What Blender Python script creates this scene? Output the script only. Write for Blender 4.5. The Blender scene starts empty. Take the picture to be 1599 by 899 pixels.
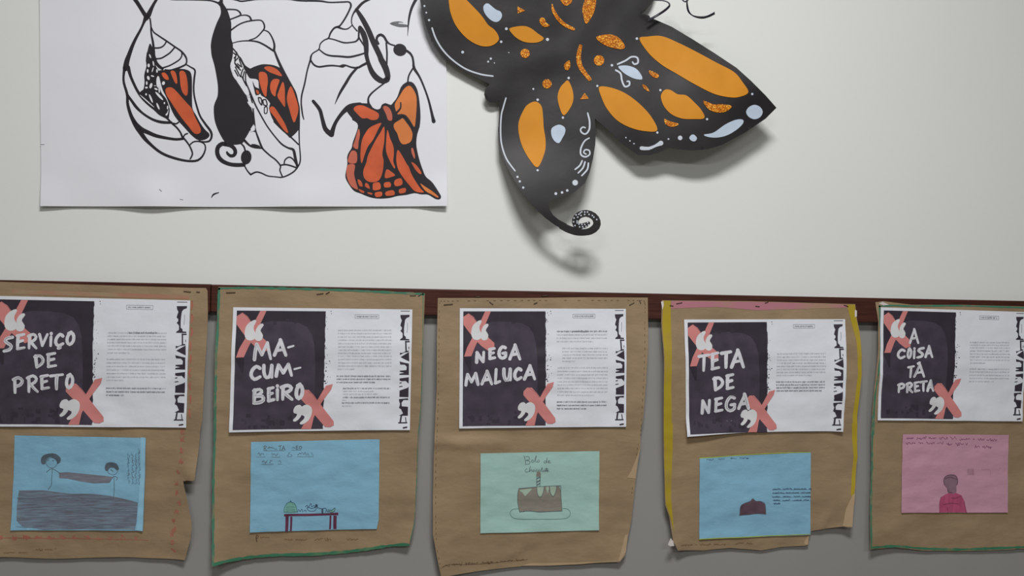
import bpy, bmesh, math, random
from mathutils import Vector, Matrix, noise
from mathutils.geometry import delaunay_2d_cdt

random.seed(7)
scene = bpy.context.scene
col = scene.collection
W_PX, H_PX = 1599.0, 899.0

# ---------------------------------------------------------------- camera
F_PX = W_PX * 27.0 / 36.0
YAW = math.radians(7.0)
ROLL = math.radians(1.18)
CENTRE = Vector((0.0, 0.0, 1.50))
DIST = 1.353
fwd = Vector((math.sin(YAW), math.cos(YAW), 0.0))
rgt0 = Vector((math.cos(YAW), -math.sin(YAW), 0.0))
up0 = Vector((0, 0, 1))
rgt = rgt0 * math.cos(ROLL) + up0 * math.sin(ROLL)
upv = up0 * math.cos(ROLL) - rgt0 * math.sin(ROLL)
CAM = CENTRE - fwd * DIST
cd = bpy.data.cameras.new('camera')
cd.lens = 27.0
cd.sensor_width = 36.0
cd.clip_start = 0.05
cam = bpy.data.objects.new('camera', cd)
col.objects.link(cam)
m3 = Matrix((rgt, upv, -fwd)).transposed()
cam.matrix_world = Matrix.Translation(CAM) @ m3.to_4x4()
scene.camera = cam

# ---------------------------------------------------------------- world, lamps, exposure
world = bpy.data.worlds.new('room_ambient')
scene.world = world
world.use_nodes = True
world.node_tree.nodes['Background'].inputs[0].default_value = (0.98, 1.0, 1.0, 1)
world.node_tree.nodes['Background'].inputs[1].default_value = 0.06


def area_lamp(name, loc, sx, sy, power, colour):
    l = bpy.data.lights.new(name, 'AREA')
    l.shape = 'RECTANGLE'
    l.size, l.size_y = sx, sy
    l.energy = power
    l.color = colour
    o = bpy.data.objects.new(name, l)
    o.location = loc
    col.objects.link(o)          # faces straight down, as ceiling luminaires do
    return o


area_lamp('ceiling_lamp', (0.0, -1.25, 2.98), 0.62, 0.30, 38.5, (1.0, 1.0, 1.0))
for lx in (-1.1, 1.1):                                        # the next row of lamps, further into the room
    area_lamp('ceiling_lamp', (lx, -3.2, 2.98), 1.2, 0.3, 27.0, (1.0, 1.0, 1.0))
vs = scene.view_settings
vs.view_transform = 'Standard'
vs.look = 'None'
vs.exposure = 0.0
vs.gamma = 1.0
vs.use_curve_mapping = False


# ---------------------------------------------------------------- pixel <-> wall plane
def ray(px, py):
    return (fwd + rgt * ((px - W_PX / 2) / F_PX) + upv * (-(py - H_PX / 2) / F_PX))


def on_wall(px, py, d=0.0):
    """point seen at a pixel on the plane d metres in front of the wall"""
    r = ray(px, py)
    t = (-d - CAM.y) / r.y
    return CAM + r * t


# ---------------------------------------------------------------- materials
def lin(c):
    c = c / 255.0
    return c / 12.92 if c <= 0.04045 else ((c + 0.055) / 1.055) ** 2.4


def L(rgb):
    return tuple(lin(c) for c in rgb) + (1.0,)


MATS = {}


def mat(name, rgb, rough=0.7, spec=0.3, var=0.06, vscale=14.0, bump=0.0, bscale=60.0, stretch=(1, 1, 1),
        rgb2=None, mix_lo=0.4, mix_hi=0.6, coat=0.0, detail=4.0):
    """procedural material: base colour with noise variation (or a noise mix of two colours) and fine relief"""
    if name in MATS:
        return MATS[name]
    m = bpy.data.materials.new(name)
    m.use_nodes = True
    nt = m.node_tree
    b = nt.nodes['Principled BSDF']
    b.inputs['Roughness'].default_value = rough
    b.inputs['Specular IOR Level'].default_value = spec
    if coat:
        b.inputs['Coat Weight'].default_value = coat
        b.inputs['Coat Roughness'].default_value = 0.25
    tc = nt.nodes.new('ShaderNodeTexCoord')
    mp = nt.nodes.new('ShaderNodeMapping')
    mp.inputs['Scale'].default_value = stretch
    nt.links.new(tc.outputs['Object'], mp.inputs['Vector'])
    n = nt.nodes.new('ShaderNodeTexNoise')
    n.inputs['Scale'].default_value = vscale
    n.inputs['Detail'].default_value = detail
    nt.links.new(mp.outputs['Vector'], n.inputs['Vector'])
    r = nt.nodes.new('ShaderNodeValToRGB')
    c = L(rgb)
    if rgb2:
        r.color_ramp.elements[0].position = mix_lo
        r.color_ramp.elements[1].position = mix_hi
        r.color_ramp.elements[0].color = c
        r.color_ramp.elements[1].color = L(rgb2)
    else:
        r.color_ramp.elements[0].position = 0.3
        r.color_ramp.elements[1].position = 0.7
        r.color_ramp.elements[0].color = tuple(x * (1 - var) for x in c[:3]) + (1,)
        r.color_ramp.elements[1].color = tuple(min(1, x * (1 + var)) for x in c[:3]) + (1,)
    nt.links.new(n.outputs['Fac'], r.inputs['Fac'])
    nt.links.new(r.outputs['Color'], b.inputs['Base Color'])
    if bump:
        n2 = nt.nodes.new('ShaderNodeTexNoise')
        n2.inputs['Scale'].default_value = bscale
        n2.inputs['Detail'].default_value = 5.0
        nt.links.new(mp.outputs['Vector'], n2.inputs['Vector'])
        bp = nt.nodes.new('ShaderNodeBump')
        bp.inputs['Strength'].default_value = 1.0
        bp.inputs['Distance'].default_value = bump
        nt.links.new(n2.outputs['Fac'], bp.inputs['Height'])
        nt.links.new(bp.outputs['Normal'], b.inputs['Normal'])
    MATS[name] = m
    return m


def glitter_mat():
    m = bpy.data.materials.new('orange_glitter')
    m.use_nodes = True
    nt = m.node_tree
    b = nt.nodes['Principled BSDF']
    tc = nt.nodes.new('ShaderNodeTexCoord')
    v = nt.nodes.new('ShaderNodeTexVoronoi')
    v.inputs['Scale'].default_value = 620.0
    nt.links.new(tc.outputs['Object'], v.inputs['Vector'])
    s = nt.nodes.new('ShaderNodeSeparateColor')
    nt.links.new(v.outputs['Color'], s.inputs['Color'])
    r = nt.nodes.new('ShaderNodeValToRGB')
    e = r.color_ramp.elements
    e[0].position, e[0].color = 0.0, L((140, 68, 6))
    e[1].position, e[1].color = 1.0, L((250, 200, 90))
    k = e.new(0.55); k.color = L((200, 112, 10))
    k = e.new(0.82); k.color = L((228, 148, 26))
    nt.links.new(s.outputs[0], r.inputs['Fac'])
    nt.links.new(r.outputs['Color'], b.inputs['Base Color'])
    b.inputs['Roughness'].default_value = 0.4
    b.inputs['Specular IOR Level'].default_value = 0.15
    bp = nt.nodes.new('ShaderNodeBump')
    bp.inputs['Strength'].default_value = 0.6
    bp.inputs['Distance'].default_value = 0.001
    nt.links.new(s.outputs[1], bp.inputs['Height'])
    nt.links.new(bp.outputs['Normal'], b.inputs['Normal'])
    return m


M_wall_up = mat('painted_white_wall', (229, 231, 227), 0.6, 0.2, 0.012, 3.0, 0.00008, 90)
M_wall_lo = mat('painted_grey_wall', (151, 149, 146), 0.55, 0.2, 0.03, 5.0, 0.0001, 90)
M_floor = mat('floor_screed', (150, 142, 130), 0.5, 0.3, 0.08, 6.0)
M_rail = mat('red_brown_wood', (72, 40, 32), 0.5, 0.2, 0.30, 16, 0.0002, 40, (1, 1, 18))
M_poster = mat('white_poster_paper', (230, 231, 236), 0.65, 0.2, 0.012, 9, 0.0010, 9)
M_a4 = mat('white_print_paper', (230, 233, 240), 0.6, 0.2, 0.015, 12, 0.0018, 20)
M_kraft = mat('brown_kraft_paper', (154, 132, 104), 0.6, 0.2, 0.13, 11, 0.0034, 15, (1, 1, 1.8))
M_kraft_back = mat('kraft_paper_back', (178, 154, 122), 0.6, 0.3, 0.07, 20, 0.0005, 60)
M_ink = mat('black_poster_ink', (38, 33, 38), 0.6, 0.3, 0.12, 30)
M_ink_grey = mat('thin_grey_ink', (112, 114, 116), 0.7, 0.2, 0.2, 200)
M_wing_orange = mat('marker_orange', (206, 94, 56), 0.6, 0.3, 0.16, 28)
M_wing_orange2 = mat('marker_orange_pale', (214, 124, 64), 0.6, 0.3, 0.12, 28)
M_wing_brown = mat('marker_orange_brown', (198, 104, 82), 0.6, 0.3, 0.12, 28)
M_white_cell = mat('bare_poster_paper', (230, 231, 236), 0.65, 0.25, 0.01, 9)
M_card = mat('black_foam_card', (29, 26, 28), 0.5, 0.28, 0, 9, 0.0010, 14, (1, 1, 1), (46, 42, 41), 0.46, 0.74)  # lighter grey mottling in the colour stands in for the sheen around the body
M_orange = mat('orange_card', (208, 138, 38), 0.55, 0.14, 0.06, 22, 0.0003, 30)
M_glitter = glitter_mat()
M_white_paint = mat('white_paint_marker', (200, 206, 216), 0.5, 0.2, 0.04, 80)
M_pale_blue = mat('pale_blue_card', (188, 201, 218), 0.5, 0.3, 0.05, 60)
M_ribbon = mat('black_gift_ribbon', (44, 42, 56), 0.25, 0.6, 0.1, 20)
M_panel = mat('dark_purple_print', (70, 62, 76), 0.55, 0.35, 0.22, 45, 0.0006, 26)
M_panel2 = mat('mid_purple_print', (55, 48, 58), 0.55, 0.35, 0.10, 40, 0.0006, 26)
M_panel3 = mat('blackish_print', (58, 51, 63), 0.55, 0.35, 0.15, 45)
M_coral = mat('coral_print', (214, 136, 133), 0.55, 0.35, 0.05, 40)
M_letter = mat('white_print_lettering', (222, 222, 228), 0.6, 0.3, 0.07, 160)
M_quote = mat('off_white_print', (224, 224, 226), 0.6, 0.3, 0.03, 60)
M_text = mat('grey_text_print', (190, 192, 200), 0.7, 0.2, 0.12, 300)
M_text_b = mat('bold_text_print', (142, 142, 152), 0.7, 0.2, 0.2, 300)
M_blue = mat('blue_sugar_paper', (136, 185, 210), 0.75, 0.2, 0.05, 22, 0.0026, 20, (1, 1, 1.6))
M_blue_lt = mat('blue_paper_fold', (152, 202, 226), 0.75, 0.2, 0.03, 22)
M_mint = mat('mint_paper', (166, 202, 193), 0.75, 0.2, 0.04, 22, 0.0022, 20, (1, 1, 1.6))
M_pink = mat('pink_paper', (200, 152, 170), 0.75, 0.2, 0.05, 22, 0.0022, 24, (1, 1, 1.6))
M_pencil = mat('graphite_pencil', (96, 106, 114), 0.7, 0.2, 0.2, 150)
M_pencil_lt = mat('light_pencil', (104, 130, 146), 0.7, 0.2, 0.2, 150)
M_scribble = mat('brown_crayon_scribble', (108, 108, 120), 0.8, 0.2, 0, 40, 0, 60, (1, 1, 12), (132, 158, 176), 0.34, 0.8)
M_hair = mat('grey_crayon_hair', (92, 104, 116), 0.8, 0.2, 0.2, 90)
M_banner = mat('grey_crayon_banner', (124, 126, 136), 0.8, 0.2, 0.15, 60, 0, 60, (1, 1, 6))
M_maroon = mat('maroon_marker', (104, 54, 78), 0.6, 0.3, 0.25, 60)
M_navy = mat('dark_blue_pencil', (66, 84, 108), 0.7, 0.2, 0.2, 100)
M_greenfruit = mat('green_pencil_fill', (122, 176, 164), 0.7, 0.2, 0.15, 90)
M_greenline = mat('dark_green_pencil', (62, 104, 108), 0.7, 0.2, 0.2, 100)
M_cake = mat('brown_pencil_cake', (140, 134, 124), 0.8, 0.2, 0.10, 60, 0, 60, (1, 1, 4))
M_cream = mat('pale_cream_fill', (168, 190, 172), 0.8, 0.2, 0.05, 60)
M_choc = mat('chocolate_pencil', (98, 76, 88), 0.8, 0.2, 0.2, 60)
M_redpencil = mat('magenta_pencil', (180, 84, 118), 0.8, 0.2, 0.15, 50, 0, 60, (4, 1, 1))
M_reddark = mat('dark_magenta_pencil', (146, 66, 98), 0.8, 0.2, 0.15, 90)
M_skin = mat('grey_mauve_pencil', (142, 112, 126), 0.8, 0.2, 0.12, 70)
M_purpletext = mat('purple_pen', (132, 72, 112), 0.7, 0.2, 0.2, 150)
M_green = mat('green_crayon', (74, 126, 102), 0.8, 0.2, 0, 50, 0, 60, (1, 1, 1), (138, 134, 104), 0.55, 0.75)
M_green_dk = mat('dark_green_crayon', (62, 120, 92), 0.8, 0.2, 0, 40, 0, 60, (1, 1, 1), (100, 134, 98), 0.5, 0.75)
M_yellow = mat('yellow_crayon', (176, 154, 44), 0.75, 0.2, 0, 18, 0, 60, (1, 1, 1), (164, 138, 76), 0.5, 0.8)
M_pinkband = mat('pink_crayon', (182, 122, 134), 0.75, 0.2, 0, 14, 0, 60, (1, 1, 2), (168, 138, 112), 0.48, 0.72)
M_redmark = mat('red_crayon_marks', (178, 108, 92), 0.75, 0.2, 0.1, 60)
M_redband = mat('faded_red_crayon', (170, 124, 102), 0.75, 0.2, 0, 24, 0, 60, (1, 1, 3), (163, 140, 112), 0.4, 0.62)
M_brownpen = mat('brown_pen', (128, 98, 68), 0.8, 0.2, 0.2, 90)
M_darkpen = mat('dark_brown_pen', (84, 64, 46), 0.8, 0.2, 0.2, 90)
M_lime = mat('lime_marker', (170, 190, 80), 0.7, 0.2, 0.15, 60)
M_steel = mat('staple_steel', (150, 140, 120), 0.3, 0.6, 0.2, 200)
M_steel.node_tree.nodes['Principled BSDF'].inputs['Metallic'].default_value = 0.8
M_tape = mat('white_tape', (216, 208, 204), 0.5, 0.3, 0.04, 60)


# ---------------------------------------------------------------- 2D shapes in photo pixels
def T(x0, y0, s):
    """coordinates read off an enlarged crop -> photo pixels"""
    return lambda pts: [(x0 + p[0] / s, y0 + p[1] / s) + tuple(q / s for q in p[2:]) for p in pts]


def catmull(pts, closed=False, step=3.0):
    n = len(pts)
    if n < 3 and not closed:
        p, q = pts
        k = max(1, int(math.hypot(q[0] - p[0], q[1] - p[1]) / step))
        return [tuple(a + (b - a) * i / k for a, b in zip(p, q)) for i in range(k + 1)]
    out = []
    rng = range(n) if closed else range(n - 1)
    for i in rng:
        p1, p2 = pts[i], pts[(i + 1) % n]
        p0 = pts[(i - 1) % n] if (closed or i > 0) else p1
        p3 = pts[(i + 2) % n] if (closed or i + 2 < n) else p2
        k = max(2, int(math.hypot(p2[0] - p1[0], p2[1] - p1[1]) / step))
        for j in range(k):
            t = j / k
            out.append(tuple(0.5 * ((2 * b) + (c - a) * t + (2 * a - 5 * b + 4 * c - d) * t * t +
                                    (3 * b - a - 3 * c + d) * t ** 3) for a, b, c, d in zip(p0, p1, p2, p3)))
    if not closed:
        out.append(tuple(pts[-1]))
    return out


def dense(pts, step):
    out = []
    n = len(pts)
    for i in range(n):
        p, q = pts[i], pts[(i + 1) % n]
        k = max(1, int(math.hypot(q[0] - p[0], q[1] - p[1]) / step))
        for j in range(k):
            out.append((p[0] + (q[0] - p[0]) * j / k, p[1] + (q[1] - p[1]) * j / k))
    return out


def inside(x, y, poly):
    c = False
    n = len(poly)
    j = n - 1
    for i in range(n):
        xi, yi = poly[i]
        xj, yj = poly[j]
        if (yi > y) != (yj > y) and x < (xj - xi) * (y - yi) / (yj - yi) + xi:
            c = not c
        j = i
    return c


class Geo:
    """triangles in photo-pixel coordinates"""
    def __init__(self):
        self.v, self.f = [], []

    def add(self, v, f):
        k = len(self.v)
        self.v += v
        for t in f:
            self.f.append(tuple(i + k for i in t))
        return self

    def poly(self, pts, smooth=True, step=6.0):
        pts = [(p[0], p[1]) for p in pts]
        b = catmull(pts, True, min(step, 3.0)) if smooth else dense(pts, step)
        xs = [p[0] for p in b]
        ys = [p[1] for p in b]
        verts = [Vector(p) for p in b]
        nb = len(verts)
        x = min(xs) + step * 0.5
        row = 0
        y = min(ys) + step * 0.5
        while y < max(ys):
            x = min(xs) + step * (0.5 if row % 2 else 0.9)
            while x < max(xs):
                if inside(x, y, b):
                    verts.append(Vector((x, y)))
                x += step
            y += step * 0.9
            row += 1
        r = delaunay_2d_cdt(verts, [(i, (i + 1) % nb) for i in range(nb)], [], 1, 1e-4)
        ov, of = r[0], r[2]
        self.add([(p[0], p[1]) for p in ov], [tuple(f) for f in of])
        return self

    def ell(self, cx, cy, rx, ry=None, rot=0.0, n=14):
        ry = ry or rx
        v = [(cx, cy)]
        for i in range(n):
            a = 2 * math.pi * i / n
            x, y = rx * math.cos(a), ry * math.sin(a)
            v.append((cx + x * math.cos(rot) - y * math.sin(rot), cy + x * math.sin(rot) + y * math.cos(rot)))
        if max(rx, ry) > 7:
            return self.poly(v[1:], True, 5)
        return self.add(v, [(0, i + 1, (i + 1) % n + 1) for i in range(n)])

    def stroke(self, pts, w=None, smooth=True, caps=True, step=None):
        """ribbon along a line; points may carry their own width as third value"""
        pts = [tuple(p) if len(p) > 2 else (p[0], p[1], w) for p in pts]
        st = step or max(1.2, min(4.0, 0.5 * max(p[2] for p in pts)))
        if smooth:
            c = catmull(pts, False, st)
        else:
            c = []
            for a, b in zip(pts, pts[1:]):
                k = max(1, int(math.hypot(b[0] - a[0], b[1] - a[1]) / 4.0))
                c += [tuple(x + (y - x) * i / k for x, y in zip(a, b)) for i in range(k)]
            c.append(pts[-1])
        n = len(c)
        v, f = [], []
        for i, p in enumerate(c):
            a, b = c[max(0, i - 1)], c[min(n - 1, i + 1)]
            dx, dy = b[0] - a[0], b[1] - a[1]
            l = math.hypot(dx, dy) or 1.0
            nx, ny = -dy / l, dx / l
            h = p[2] * 0.5
            mid = 1 if h > 3 else 0
            v.append((p[0] + nx * h, p[1] + ny * h))
            v.append((p[0], p[1]))
            v.append((p[0] - nx * h, p[1] - ny * h))
        for i in range(n - 1):
            q = 3 * i
            f += [(q, q + 3, q + 4), (q, q + 4, q + 1), (q + 1, q + 4, q + 5), (q + 1, q + 5, q + 2)]
        self.add(v, f)
        if caps:
            for p in (c[0], c[-1]):
                if p[2] > 0.5:
                    self.ell(p[0], p[1], p[2] * 0.5, None, 0, 8)
        return self


# ---------------------------------------------------------------- surfaces and objects
class Surf:
    """a sheet standing off the wall: dist(px, py) metres in front of it"""
    def __init__(self, d0, dist, origin=Vector((0, 0, 0))):
        self.d0, self.dist, self.origin = d0, dist, origin


def obj(name, me, parent=None, kind=None):
    o = bpy.data.objects.new(name, me)
    col.objects.link(o)
    if parent is not None:
        o.parent = parent
    if kind:
        o['kind'] = kind
    return o


STUFF = ('ghost_blocks', 'ink_spatter', 'brush_streak', 'white_fleck', 'pencil_strokes')


def build(name, geo, material, parent, surf, lift=0.0, thick=0.0, label=None, smooth=True):
    """pixel-space triangles laid on a sheet's surface, as one mesh object"""
    me = bpy.data.meshes.new(name)
    vs_ = []
    for (x, y) in geo.v:
        p = on_wall(x, y, surf.d0 if surf.d0 is not None else surf.dist(x, y))
        vs_.append((p.x - surf.origin.x, -(surf.dist(x, y) + lift) - surf.origin.y, p.z - surf.origin.z))
    fs = []
    for t in geo.f:
        a, b, c = (geo.v[i] for i in t[:3])
        s = (b[0] - a[0]) * (c[1] - a[1]) - (b[1] - a[1]) * (c[0] - a[0])
        if abs(s) < 1e-9:
            continue
        fs.append(t if s < 0 else tuple(reversed(t)))
    nf = len(fs)
    if thick:                                   # back face and a rim with verts of its own, so the edge stays crisp
        n = len(vs_)
        cnt = {}
        for t in fs:
            for a, b in zip(t, t[1:] + t[:1]):
                cnt[(a, b)] = cnt.get((a, b), 0) + 1
        rim = [e for e in cnt if (e[1], e[0]) not in cnt]
        front = list(vs_)
        vs_ = front + [(x, y + thick, z) for x, y, z in front]
        fs = fs + [tuple(i + n for i in reversed(t)) for t in fs]
        for a, b in rim:
            k = len(vs_)
            A_, B_ = front[a], front[b]
            vs_ += [A_, B_, (B_[0], B_[1] + thick, B_[2]), (A_[0], A_[1] + thick, A_[2])]
            fs.append((k + 3, k + 2, k + 1, k))
    me.from_pydata(vs_, [], fs)
    me.materials.append(material)
    if smooth:
        for p in me.polygons[:nf]:
            p.use_smooth = True
    me.update()
    o = obj(name, me, parent)
    if name in STUFF:
        o['kind'] = 'stuff'
    if label:
        o['label'] = label
    return o


def thing(name, label, cat, loc, group=None):
    o = bpy.data.objects.new(name, None)
    o.empty_display_size = 0.05
    o.location = loc
    col.objects.link(o)
    o['label'] = label
    o['category'] = cat
    if group:
        o['group'] = group
    return o


def box_mesh(name, x0, x1, y0, y1, z0, z1, material, bevel=0.0, rot=None):
    bm = bmesh.new()
    bmesh.ops.create_cube(bm, size=1.0)
    for v in bm.verts:
        v.co = Vector(((x0 + x1) / 2 + v.co.x * (x1 - x0), (y0 + y1) / 2 + v.co.y * (y1 - y0), (z0 + z1) / 2 + v.co.z * (z1 - z0)))
    if bevel:
        bmesh.ops.bevel(bm, geom=bm.edges[:], offset=bevel, segments=2, affect='EDGES', profile=0.5)
    me = bpy.data.meshes.new(name)
    bm.to_mesh(me)
    bm.free()
    me.materials.append(material)
    return me


def nz(x, y, s, seed=0.0):
    return noise.noise(Vector((x * s, y * s, seed)))


def sm(t):
    t = max(0.0, min(1.0, t))
    return t * t * (3 - 2 * t)


# ================================================================ the setting
RAIL_T = 0.014
zt0 = on_wall(800, 453.6, RAIL_T).z           # rail top and bottom as they run in the photo
zb0 = on_wall(800, 494.4, RAIL_T).z
o = obj('wall_upper', box_mesh('wall_upper', -3.2, 3.2, 0.0, 0.12, (zt0 + zb0) / 2, 2.8, M_wall_up), None, 'structure')
o['label'] = 'white painted upper part of the wall'
o = obj('wall_lower', box_mesh('wall_lower', -3.2, 3.2, 0.0, 0.12, 0.0, (zt0 + zb0) / 2, M_wall_lo), None, 'structure')
o['label'] = 'grey painted lower part of the wall'
xj = on_wall(329, 445, RAIL_T).x              # joint between two lengths of rail
for i, (a, b, dz) in enumerate(((-3.2, xj - 0.0006, 0.0012), (xj + 0.0006, 3.2, 0.0))):
    o = obj('trim_%d' % (i + 1), box_mesh('rail', a, b, -RAIL_T, -0.0, zb0 - dz, zt0 + dz * 0.5, M_rail, 0.0015), None, 'structure')
    o['label'] = 'red brown wooden rail along the wall, ' + ('left length' if i == 0 else 'right length')
o = obj('floor', box_mesh('floor', -3.2, 3.2, -4.5, 0.0, -0.1, 0.0, M_floor), None, 'structure')

# ================================================================ chrysalis poster
def poster_dist(x, y):
    d = 0.0022 + 0.0006 * (1 + nz(x, y, 0.012, 3.0)) + 0.0010 * (1 + nz(x, y * 1.6, 0.007, 8.0))
    e = sm((y - 262) / 60.0)                                        # bottom edge lifts in waves
    d += e * (0.0035 * sm((118 - x) / 55.0) + 0.0062 * math.exp(-((x - 240) / 42.0) ** 2) +
              0.0050 * math.exp(-((x - 470) / 60.0) ** 2) + 0.0058 * sm((x - 640) / 55.0))
    return d


base = on_wall(381, 322, 0.002)
S_poster = Surf(0.003, poster_dist, Vector((base.x, 0, base.z)))
poster = thing('chrysalis_poster', 'large white paper poster with inked chrysalises and emerging orange butterfly', 'poster', S_poster.origin)
build('paper_sheet', Geo().poly([(60, -95), (62, 0), (63, 150), (65, 322), (380, 323), (698, 322), (698, 200), (697, 100), (696, -95)], False, 8),
      M_poster, poster, S_poster, 0, 0.0003)
A, B, C = T(180, 0, 9.9875), T(180, 80, 9.9875), T(180, 170, 9.9875)
D, E, F = T(320, 0, 9.9875), T(320, 80, 9.9875), T(320, 190, 9.9875)
G, H, I = T(460, 0, 9.9875), T(560, 0, 9.9875), T(460, 80, 9.9875)
J, K, LL = T(540, 110, 9.9875), T(530, 180, 9.9875), T(530, 240, 9.9875)
c1, c2, c3, c4 = T(40, 0, 4.4417), T(40, 160, 4.4417), T(380, 0, 4.4417), T(380, 160, 4.4417)
INK = 0.0003
# --- first chrysalis
g = Geo()
g.stroke(A([(270, -60, 60), (300, -20, 60), (350, 50, 60), (400, 130, 58), (450, 210, 62), (490, 262, 70)]))
g.stroke(A([(680, -60, 40), (650, -10, 42), (600, 70, 46), (560, 150, 60), (520, 235, 80), (485, 290, 70)]))
g.stroke(A([(480, 270, 70), (440, 370, 38), (400, 460, 38), (330, 590, 45), (270, 720, 55), (215, 870, 68)]) +
         B([(185, 160, 82), (165, 270, 90)]))
g.stroke(B([(150, 260, 50), (133, 400, 36), (140, 500, 38), (170, 600, 40), (195, 700, 45), (195, 800, 45), (215, 899, 50)]) +
         C([(260, 130, 58), (330, 260, 80), (400, 370, 72), (470, 470, 60), (560, 560, 46), (680, 660, 42), (800, 725, 42), (950, 775, 40),
            (1080, 805, 36), (1200, 815, 35), (1290, 800, 35), (1360, 740, 30), (1405, 640, 25), (1400, 560, 22), (1350, 520, 22), (1280, 505, 22), (1210, 520, 22), (1160, 570, 20)]))
g.stroke(B([(205, 250, 60), (240, 380, 46), (290, 500, 42), (350, 620, 42), (420, 720, 46), (520, 820, 48), (620, 899, 50)]) +
         C([(700, 80, 42), (790, 130, 36), (830, 165, 30), (890, 230, 28), (960, 290, 28), (1020, 370, 28), (1045, 430, 32), (1090, 480, 28),
            (1150, 560, 26), (1190, 640, 26), (1205, 710, 26), (1170, 780, 24)]))
g.stroke(B([(190, 680, 40), (250, 760, 40), (330, 870, 45)]) + C([(420, 60, 36), (520, 130, 36), (620, 180, 40), (740, 210, 45), (880, 215, 38)]))
g.stroke(C([(300, 200, 50), (400, 310, 70), (520, 370, 62), (640, 420, 55), (800, 455, 45), (950, 475, 40), (1060, 465, 40)]))
g.stroke(A([(545, 290, 25), (558, 400, 25), (560, 480, 26), (570, 560, 30), (590, 660, 36), (600, 760, 42), (605, 880, 50)]) +
         B([(610, 90, 50), (640, 180, 50), (690, 240, 50), (740, 275, 40)]))
g.stroke(A([(562, 420, 18), (600, 500, 22), (680, 560, 24), (800, 640, 26), (930, 730, 26), (1030, 800, 28), (1090, 870, 30)]) +
         B([(1115, 130, 26), (1105, 200, 26), (1040, 240, 28), (950, 275, 30), (860, 300, 30), (780, 290, 20)]))
g.stroke(A([(800, 650, 22), (760, 710, 22), (700, 745, 24), (610, 750, 24)]))
g.stroke(A([(930, 740, 24), (860, 820, 24)]) + B([(800, 65, 24), (720, 110, 24), (640, 120, 24)]))
g.stroke(B([(1040, 20, 22), (1040, 70, 22), (1010, 125, 22), (950, 170, 22), (850, 225, 22), (740, 262, 24)]))
g.poly(B([(690, 300), (800, 295), (900, 280), (1000, 275), (1100, 285), (1170, 320), (1195, 400), (1200, 550), (1200, 750)]) +
       C([(1210, 0), (1270, 110), (1330, 220), (1400, 320), (1470, 390), (1460, 440), (1400, 480), (1330, 490), (1270, 475), (1180, 400),
          (1080, 290), (980, 180), (900, 60)]) + B([(800, 720), (740, 600), (700, 450), (680, 350)]))
g.stroke(B([(1110, 210, 20), (1180, 250, 22), (1245, 300, 28), (1235, 420, 30), (1225, 560, 28), (1235, 700, 28), (1280, 880, 30)]) +
         C([(1330, 120, 30), (1410, 240, 35), (1490, 350, 38), (1505, 430, 35), (1470, 500, 30), (1390, 515, 25), (1310, 500, 20)]))
g.poly(A([(545, 680), (500, 820)]) + B([(495, 20), (480, 150), (490, 230), (455, 370), (460, 480), (440, 600), (380, 650), (470, 760), (600, 860)]) +
       C([(680, 70), (800, 135), (840, 100), (850, 0)]) + B([(800, 750), (720, 640), (690, 500), (690, 330), (640, 240), (610, 120), (605, 20)]))
g.stroke(C([(845, 10), (830, 140)]), 2.0)
g.stroke(C([(990, 210), (950, 235), (910, 225)]), 2.4)
g.stroke(C([(1130, 385), (1090, 400), (1065, 440)]), 2.2)
build('ink_drawing', g, M_ink, poster, S_poster, INK, 0, 'black inked hanging chrysalis, leftmost on the poster')
g = Geo()
for x, y, rx, ry, rot in [(548, 80, 11, 35, -.4), (525, 225, 18, 30, 0), (510, 310, 14, 30, 0), (600, 195, 11, 42, -.2), (588, 290, 8, 42, .3),
                          (655, 310, 13, 30, 0), (520, 420, 20, 34, -.3), (585, 390, 28, 11, .3), (495, 500, 13, 30, 0), (560, 540, 21, 44, .3),
                          (490, 570, 22, 15, 0), (625, 540, 20, 5, 0), (672, 480, 28, 92, 0), (755, 500, 23, 30, .3), (690, 600, 12, 55, 0),
                          (640, 592, 30, 14, .4), (485, 675, 13, 18, 0), (560, 740, 14, 72, -.4), (690, 700, 17, 88, -.75), (770, 810, 11, 18, 0),
                          (670, 860, 14, 58, -.4), (820, 880, 11, 30, 0), (500, 780, 8, 150, -.85)]:
    p = B([(x, y)])[0]
    g.ell(p[0], p[1], rx / 9.99, ry / 9.99, rot, 10)
g.poly(C([(835, 5), (830, 60), (810, 105), (785, 95), (815, 60)]), True, 4)
build('white_fleck', g, M_white_cell, poster, S_poster, INK * 2)
CELLS = []
cell = CELLS.append
cell((B([(725, 350), (770, 335), (815, 375), (840, 435), (810, 450), (760, 420)]), 0))
cell((B([(865, 320), (910, 305), (945, 340), (965, 420), (970, 500), (940, 500), (900, 420)]), 0))
cell((B([(1005, 330), (1040, 305), (1090, 330), (1120, 420), (1135, 560), (1130, 670), (1100, 695), (1050, 640), (1020, 530), (1010, 420)]), 0))
cell((B([(785, 600), (830, 565), (890, 570), (950, 620), (1040, 720), (1120, 810)]) +
      C([(1200, 0), (1240, 110), (1290, 210), (1335, 310), (1330, 370), (1280, 395), (1220, 370), (1150, 280), (1060, 170), (980, 60)]) + B([(850, 760), (800, 680)]), 0))
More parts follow.
